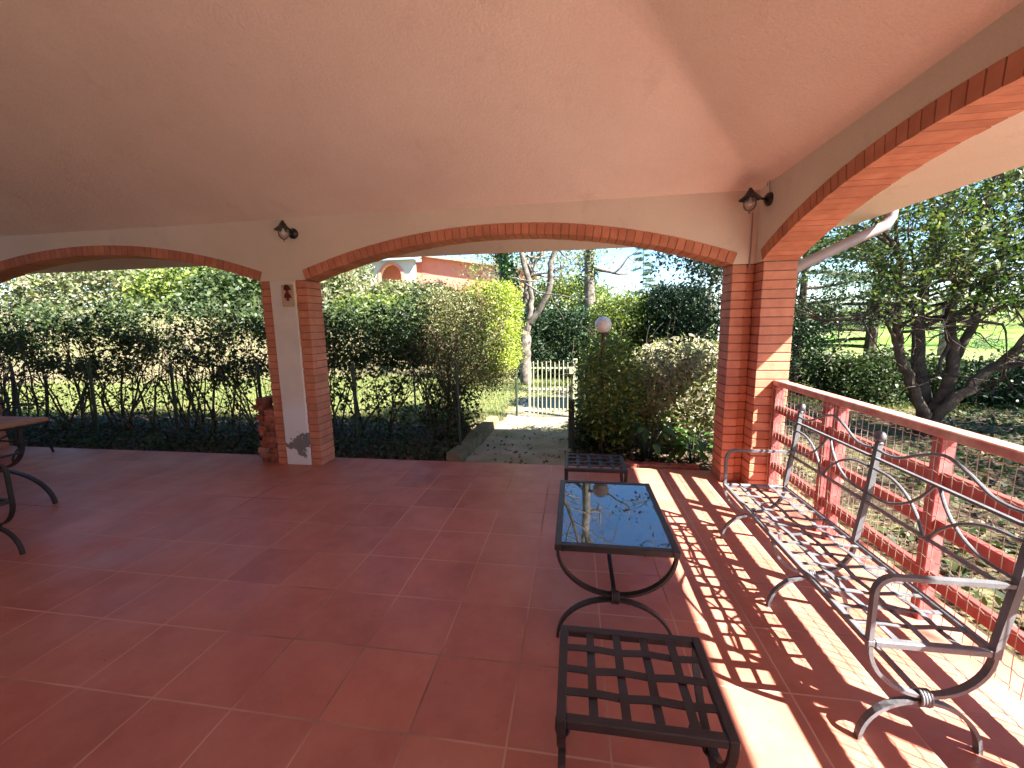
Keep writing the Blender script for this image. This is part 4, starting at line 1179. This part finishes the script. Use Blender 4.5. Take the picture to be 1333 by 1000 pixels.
# cedars: layered horizontal branches
def cedar(label, base, H, R, seed, nb=26, zmin=1.0):
    root = empty('cedar_tree', base, label, 'tree', 'cedars beyond the garden')
    rng = np.random.default_rng(seed); mb = MB(); T = []
    mb.tube([(0, 0, -.2), (.05, 0, H * .5), (0, 0, H)], [R * .034, R * .022, .02], n=8)
    for i in range(nb):
        z = zmin + (H - zmin) * (i / nb); a = rng.uniform(0, 6.28); L = R * (1 - .75 * i / nb) * rng.uniform(.7, 1.1)
        pts = [Vector((0, 0, z))]; d = Vector((math.cos(a), math.sin(a), .12))
        for k in range(7):
            d = (d + Vector(rng.normal(0, .07, 3)) - Vector((0, 0, .04))).normalized(); pts.append(pts[-1] + d * L / 7)
        mb.tube(pts, [max(.008, R * .012 * (1 - k / 8)) for k in range(8)], n=5, cap=False)
        for k in range(2, 8):
            for j in range(5):
                s_ = Vector((-d.y, d.x, 0)) * rng.normal(0, .28 * L * .4)
                q = pts[k] + s_ + Vector((0, 0, rng.normal(0, .05)))
                mb.tube([pts[k], (pts[k] + q) / 2 + Vector((0, 0, .05)), q], [.008, .006, .004], n=3, cap=False)
                for t in (.5, .75, 1): T.append(tuple(pts[k].lerp(q, t)))
    mb.build('trunk', M_dbark, root)
    leaves('crown', L_needle, root, clumps(rng, np.array(T), 15, (.16, .16, .05)), .10, .02, seed + 1, 1.0)
    return root
cedar('broad cedar with flat layered branches behind the many stemmed tree', (9.6, 11.5, -.1), 8, 4.6, 301, 30, .9)
cedar('dense low cedar close behind the corner pillar, right of the downpipe', (7.4, 10.8, -.1), 6.5, 3.6, 303, 26, 1.3)
cedar('cedar with drooping layers beyond the right end of the railing', (16.5, 12.0, -.1), 9, 5.2, 305, 28, 1.0)
cedar('pointed conifer far behind the yellow green shrub', (8.1, 42, 0), 9.6, 2.0, 309, 26, 3.0)

# bare and leafy background trees
def simple_tree(label, base, H, R, seed, leafm, bark=None, per=6, sig=.35, depth=4, leafL=.16, group='background trees', name='background_tree', cut=.35):
    x, y, z = base
    rng = np.random.default_rng(seed)
    tree(name, label, base, [([(x, y, z - .3), (x + rng.normal(0, .1), y, z + H * .2), (x + rng.normal(0, .15), y, z + H * cut), (x + rng.normal(0, .2), y, z + H * .5)], H * .028, H * .014, depth)], seed, bark or M_bark, leafm,
         subL=H * .22, per=per, sig=sig, leafL=leafL, leafW=leafL * .55, spread=.6, up=.12, group=group, sides=8, shrink=.75)
simple_tree('bare thin branched tree in the distance right of the dark shrub', (12.0, 34, 0), 9, 3, 401, None, M_bark, depth=5)
simple_tree('bare brown tree far off behind the pale pole', (20, 46, 0), 9, 3, 402, L_dry, M_bark, per=2, leafL=.2)
simple_tree('green tree above the clipped hedge, right of the salmon house', (-2.6, 22, 1.2), 8, 3, 403, L_yel, per=9, leafL=.17)
simple_tree('bright leaved tree behind the forked trunk', (-.6, 17, .2), 7.5, 3, 404, L_bank, per=7, leafL=.14)
simple_tree('olive green tree between the forked tree and the ivy trunk', (1.0, 25, 0), 7.5, 3, 405, L_yel, per=8, leafL=.18)
simple_tree('round topped tree on the bank at the left of the left arch', (-19.5, 20, 2.6), 6, 3, 406, L_hedge, per=9, leafL=.17)
simple_tree('leafy tree on the bank in the middle of the left arch', (-13, 20.5, 2.6), 5.5, 3, 407, L_yel, per=9, leafL=.17)
simple_tree('dark tree on the bank behind the left pillar arch end', (-11.2, 19, 2.4), 5, 3, 408, L_hedge, per=8, leafL=.15)
simple_tree('green tree standing in the field beyond the cedar', (15, 27, 0), 7, 3, 409, L_hedge, per=9, leafL=.2)
simple_tree('tall tree in the field at the right edge of the photo', (30, 24, 0), 9, 3, 410, L_hedge, per=9, leafL=.22)
simple_tree('bare tree in the field behind the many stemmed trunks', (18, 20, 0), 7, 3, 411, None, depth=5)

# far row of bushes closing the fields
rng = np.random.default_rng(88); cc = []
for i in range(420):
    a = rng.uniform(-.75, 1.35); r = rng.uniform(85, 120); cc.append((r * math.sin(a), r * math.cos(a), rng.uniform(0.5, 3.5 + 2.5 * math.sin(a * 9))))
tag(leaves('far_woodland', L_bank, None, clumps(rng, np.array(cc), 55, (2.2, 2.2, 1.1)), .8, .5, 12), 'hazy brown and green woodland along the far side of the fields', 'woodland', kind='stuff')

# ------------------------------------------------------------------ neighbouring house
M_salmon = make_plaster('salmon_render', (0.72, 0.25, 0.18), (0.66, 0.22, 0.16), 30, .1)
M_cream = make_plaster('cream_render', (0.62, 0.55, 0.48), (0.55, 0.49, 0.43), 30, .1)
hs = empty('salmon_house', (-9.9, 30, 4.1), 'single storey salmon pink house with arched cream porch and tiled roof up on the bank', 'house')
def hb(lo, hi): return (tuple(lo), tuple(hi))
MB().box((-0.6, 0.5, -1), (7.6, 7, 1.55)).build('wall', M_salmon, hs)
mb = MB(); mb.add([(-1, .1, 2.9), (-1, 7.4, 2.9), (3.9, .1, 2.35), (3.9, 7.4, 2.35), (3.9, .1, 2.2), (-1, .1, 2.75)], [(0, 2, 3, 1), (0, 5, 4, 2)])
mb.add([(-.6, .5, 1.55), (7.6, .5, 1.55), (-.6, .5, 2.72)], [(0, 1, 2)])
mb2 = MB(); mb2.add([(-1.2, 0, 3.05), (8.1, 0, 1.55), (8.1, 7.4, 1.55), (-1.2, 7.4, 3.05), (-1.2, 0, 2.92), (8.1, 0, 1.42), (8.1, 7.4, 1.42), (-1.2, 7.4, 2.92)], [(0, 1, 2, 3), (7, 6, 5, 4), (0, 4, 5, 1), (1, 5, 6, 2), (2, 6, 7, 3), (3, 7, 4, 0)])
M_rooft = simple('pale_roof_tiles', (0.46, 0.36, 0.30), (0.34, 0.22, 0.17), 0.9, 3, 8, 0.6, spec=.1, bdist=.05)
mb2.build('roof', M_rooft, hs)
MB().add([(-.6, .49, 1.5), (7.6, .49, 1.5), (-.6, .49, 2.85)], [(0, 1, 2)]).build('gable', M_salmon, hs)
# porch with arch
mb = MB(); n = 24; x0, x1, zt = -5.6, -0.6, 2.45; c0, hw, spz, rr = -2.5, .85, 1.25, .85
for i in range(50):
    a = x0 + (x1 - x0) * i / 50; b_ = x0 + (x1 - x0) * (i + 1) / 50
    def zb(u):
        d = abs(u - c0); return spz + math.sqrt(max(rr * rr - d * d, 0)) if d < rr else -1
    m_ = (a + b_) / 2
    za, zc = (zb(a), zb(b_)) if abs(m_ - c0) < rr else (-1, -1)
    if abs(m_ - c0) < rr: za = max(za, spz); zc = max(zc, spz)
    vs = [(a, -1, za), (b_, -1, zc), (b_, -1, zt), (a, -1, zt), (a, -.7, za), (b_, -.7, zc), (b_, -.7, zt), (a, -.7, zt)]
    mb.add(vs, [(0, 1, 2, 3), (0, 4, 5, 1), (7, 6, 5, 4)])
mb.build('porch_wall', M_cream, hs)
mb = MB(); pts = [(c0 + .93 * math.cos(t), -1.03, spz + .93 * math.sin(t)) for t in np.linspace(0, math.pi, 25)]
mb.tube([(c0 + .93, -1.03, -1)] + pts + [(c0 - .93, -1.03, -1)], 0, w=.1, t=.2, nrm=(0, 1, 0)); mb.build('arch_trim', M_salmon, hs)
MB().box((-5.6, .5, -1), (-.62, .8, 2.45)).build('back_wall', M_salmon, hs)
mb = MB(); mb.add([(-6.2, -1.5, 2.45), (-.1, -1.5, 2.45), (-.9, 2.5, 3.1), (-5.2, 2.5, 3.1), (-6.2, -1.5, 2.62), (-.1, -1.5, 2.62), (-.9, 2.5, 3.28), (-5.2, 2.5, 3.28)], [(3, 2, 1, 0), (4, 5, 6, 7), (0, 1, 5, 4), (1, 2, 6, 5), (2, 3, 7, 6), (3, 0, 4, 7)])
mb.build('porch_roof', M_rooft, hs)
MB().box((-8.6, .6, -1), (-5.62, 6, 2.0)).build('wing', M_salmon, hs)

# pale pole and low brick shed far right of the arch
tag(MB().tube([(8.32, 20, -.1), (8.3, 20, 3.2)], .07, n=10).build('utility_pole', M_globe), 'slim pale pole standing in the field left of the brick pillar', 'pole')
sh = empty('garden_shed', (9.0, 20.5, -.1), 'low reddish shed partly hidden by the right brick pillar', 'shed')
MB().box((-.2, -.5, 0), (2.6, 1.4, 1.0)).build('wall', M_oldbrick, sh)
mb = MB(); mb.add([(-.35, -.7, 1.0), (2.8, -.7, 1.0), (2.8, 1.6, 1.25), (-.35, 1.6, 1.25), (-.35, -.7, 1.12), (2.8, -.7, 1.12), (2.8, 1.6, 1.37), (-.35, 1.6, 1.37)], [(3, 2, 1, 0), (4, 5, 6, 7), (0, 1, 5, 4), (1, 2, 6, 5), (2, 3, 7, 6), (3, 0, 4, 7)])
mb.build('roof', M_gutter, sh)

# ------------------------------------------------------------------ grass and fallen leaves
rng = np.random.default_rng(500)
n = 90000
x = np.concatenate([rng.uniform(-18, 4, n), rng.uniform(3.5, 16, 30000)]); y = np.concatenate([5.4 + rng.uniform(0, 1, n) ** 1.5 * 9, 7.5 + rng.uniform(0, 1, 30000) ** 1.5 * 10])
x = x[:len(y)]
keep = ~((x > .1) & (x < 1.6) & (y < 9.4)); x = x[keep]; y = y[keep]
z = ground_h(x, y)
h = rng.uniform(.03, .08, len(x)) * (1 + .05 * y); a = rng.uniform(0, 6.28, len(x)); w = .004 * (1 + y * .15)
dx = np.cos(a) * w; dy = np.sin(a) * w; lx = rng.normal(0, .02, len(x)); ly = rng.normal(0, .02, len(x))
V = np.stack([np.stack([x - dx, y - dy, z - .01], 1), np.stack([x + dx, y + dy, z - .01], 1), np.stack([x + lx, y + ly, z + h], 1)], 1).reshape(-1, 3)
go = link('grass', np_mesh('grass', V, np.arange(len(V)).reshape(-1, 3)), L_grass)
tag(go, 'bright green grass of the lawn behind the hedges', 'grass', kind='stuff')
n = 26000
x = np.concatenate([rng.uniform(-9, 0, 24000), rng.uniform(1.4, 4, 3000), rng.uniform(3.6, 12, 9000), rng.uniform(0, 1.5, 700)])
y = np.concatenate([3.25 + np.abs(rng.normal(0, 1.2, 24000)), 3.25 + np.abs(rng.normal(0, .9, 3000)), rng.uniform(-1, 9, 9000), rng.uniform(3.3, 9, 700)])
k = ~((x < 3.6) & (y < 3.26)); x = x[k]; y = y[k]
P = np.stack([x, y, ground_h(x, y) + rng.uniform(.005, .045, len(x))], 1)
tag(leaves('leaf_litter', L_dry, None, P, .06, .035, 501, 1.2), 'dry fallen leaves scattered over the dark soil under the hedges', 'leaf litter', kind='stuff')
# creeping dark ground cover under the hedge
x = rng.uniform(-9, -0.1, 4500); y = 3.3 + np.abs(rng.normal(0, .7, 4500)); 
P = np.stack([x, y, ground_h(x, y) + rng.uniform(.0, .17, len(x))], 1)
tag(leaves('ground_cover', L_hedge, None, P, .06, .04, 502, .8), 'dark creeping ground cover between the terrace edge and the wire fence', 'ground cover', kind='stuff')
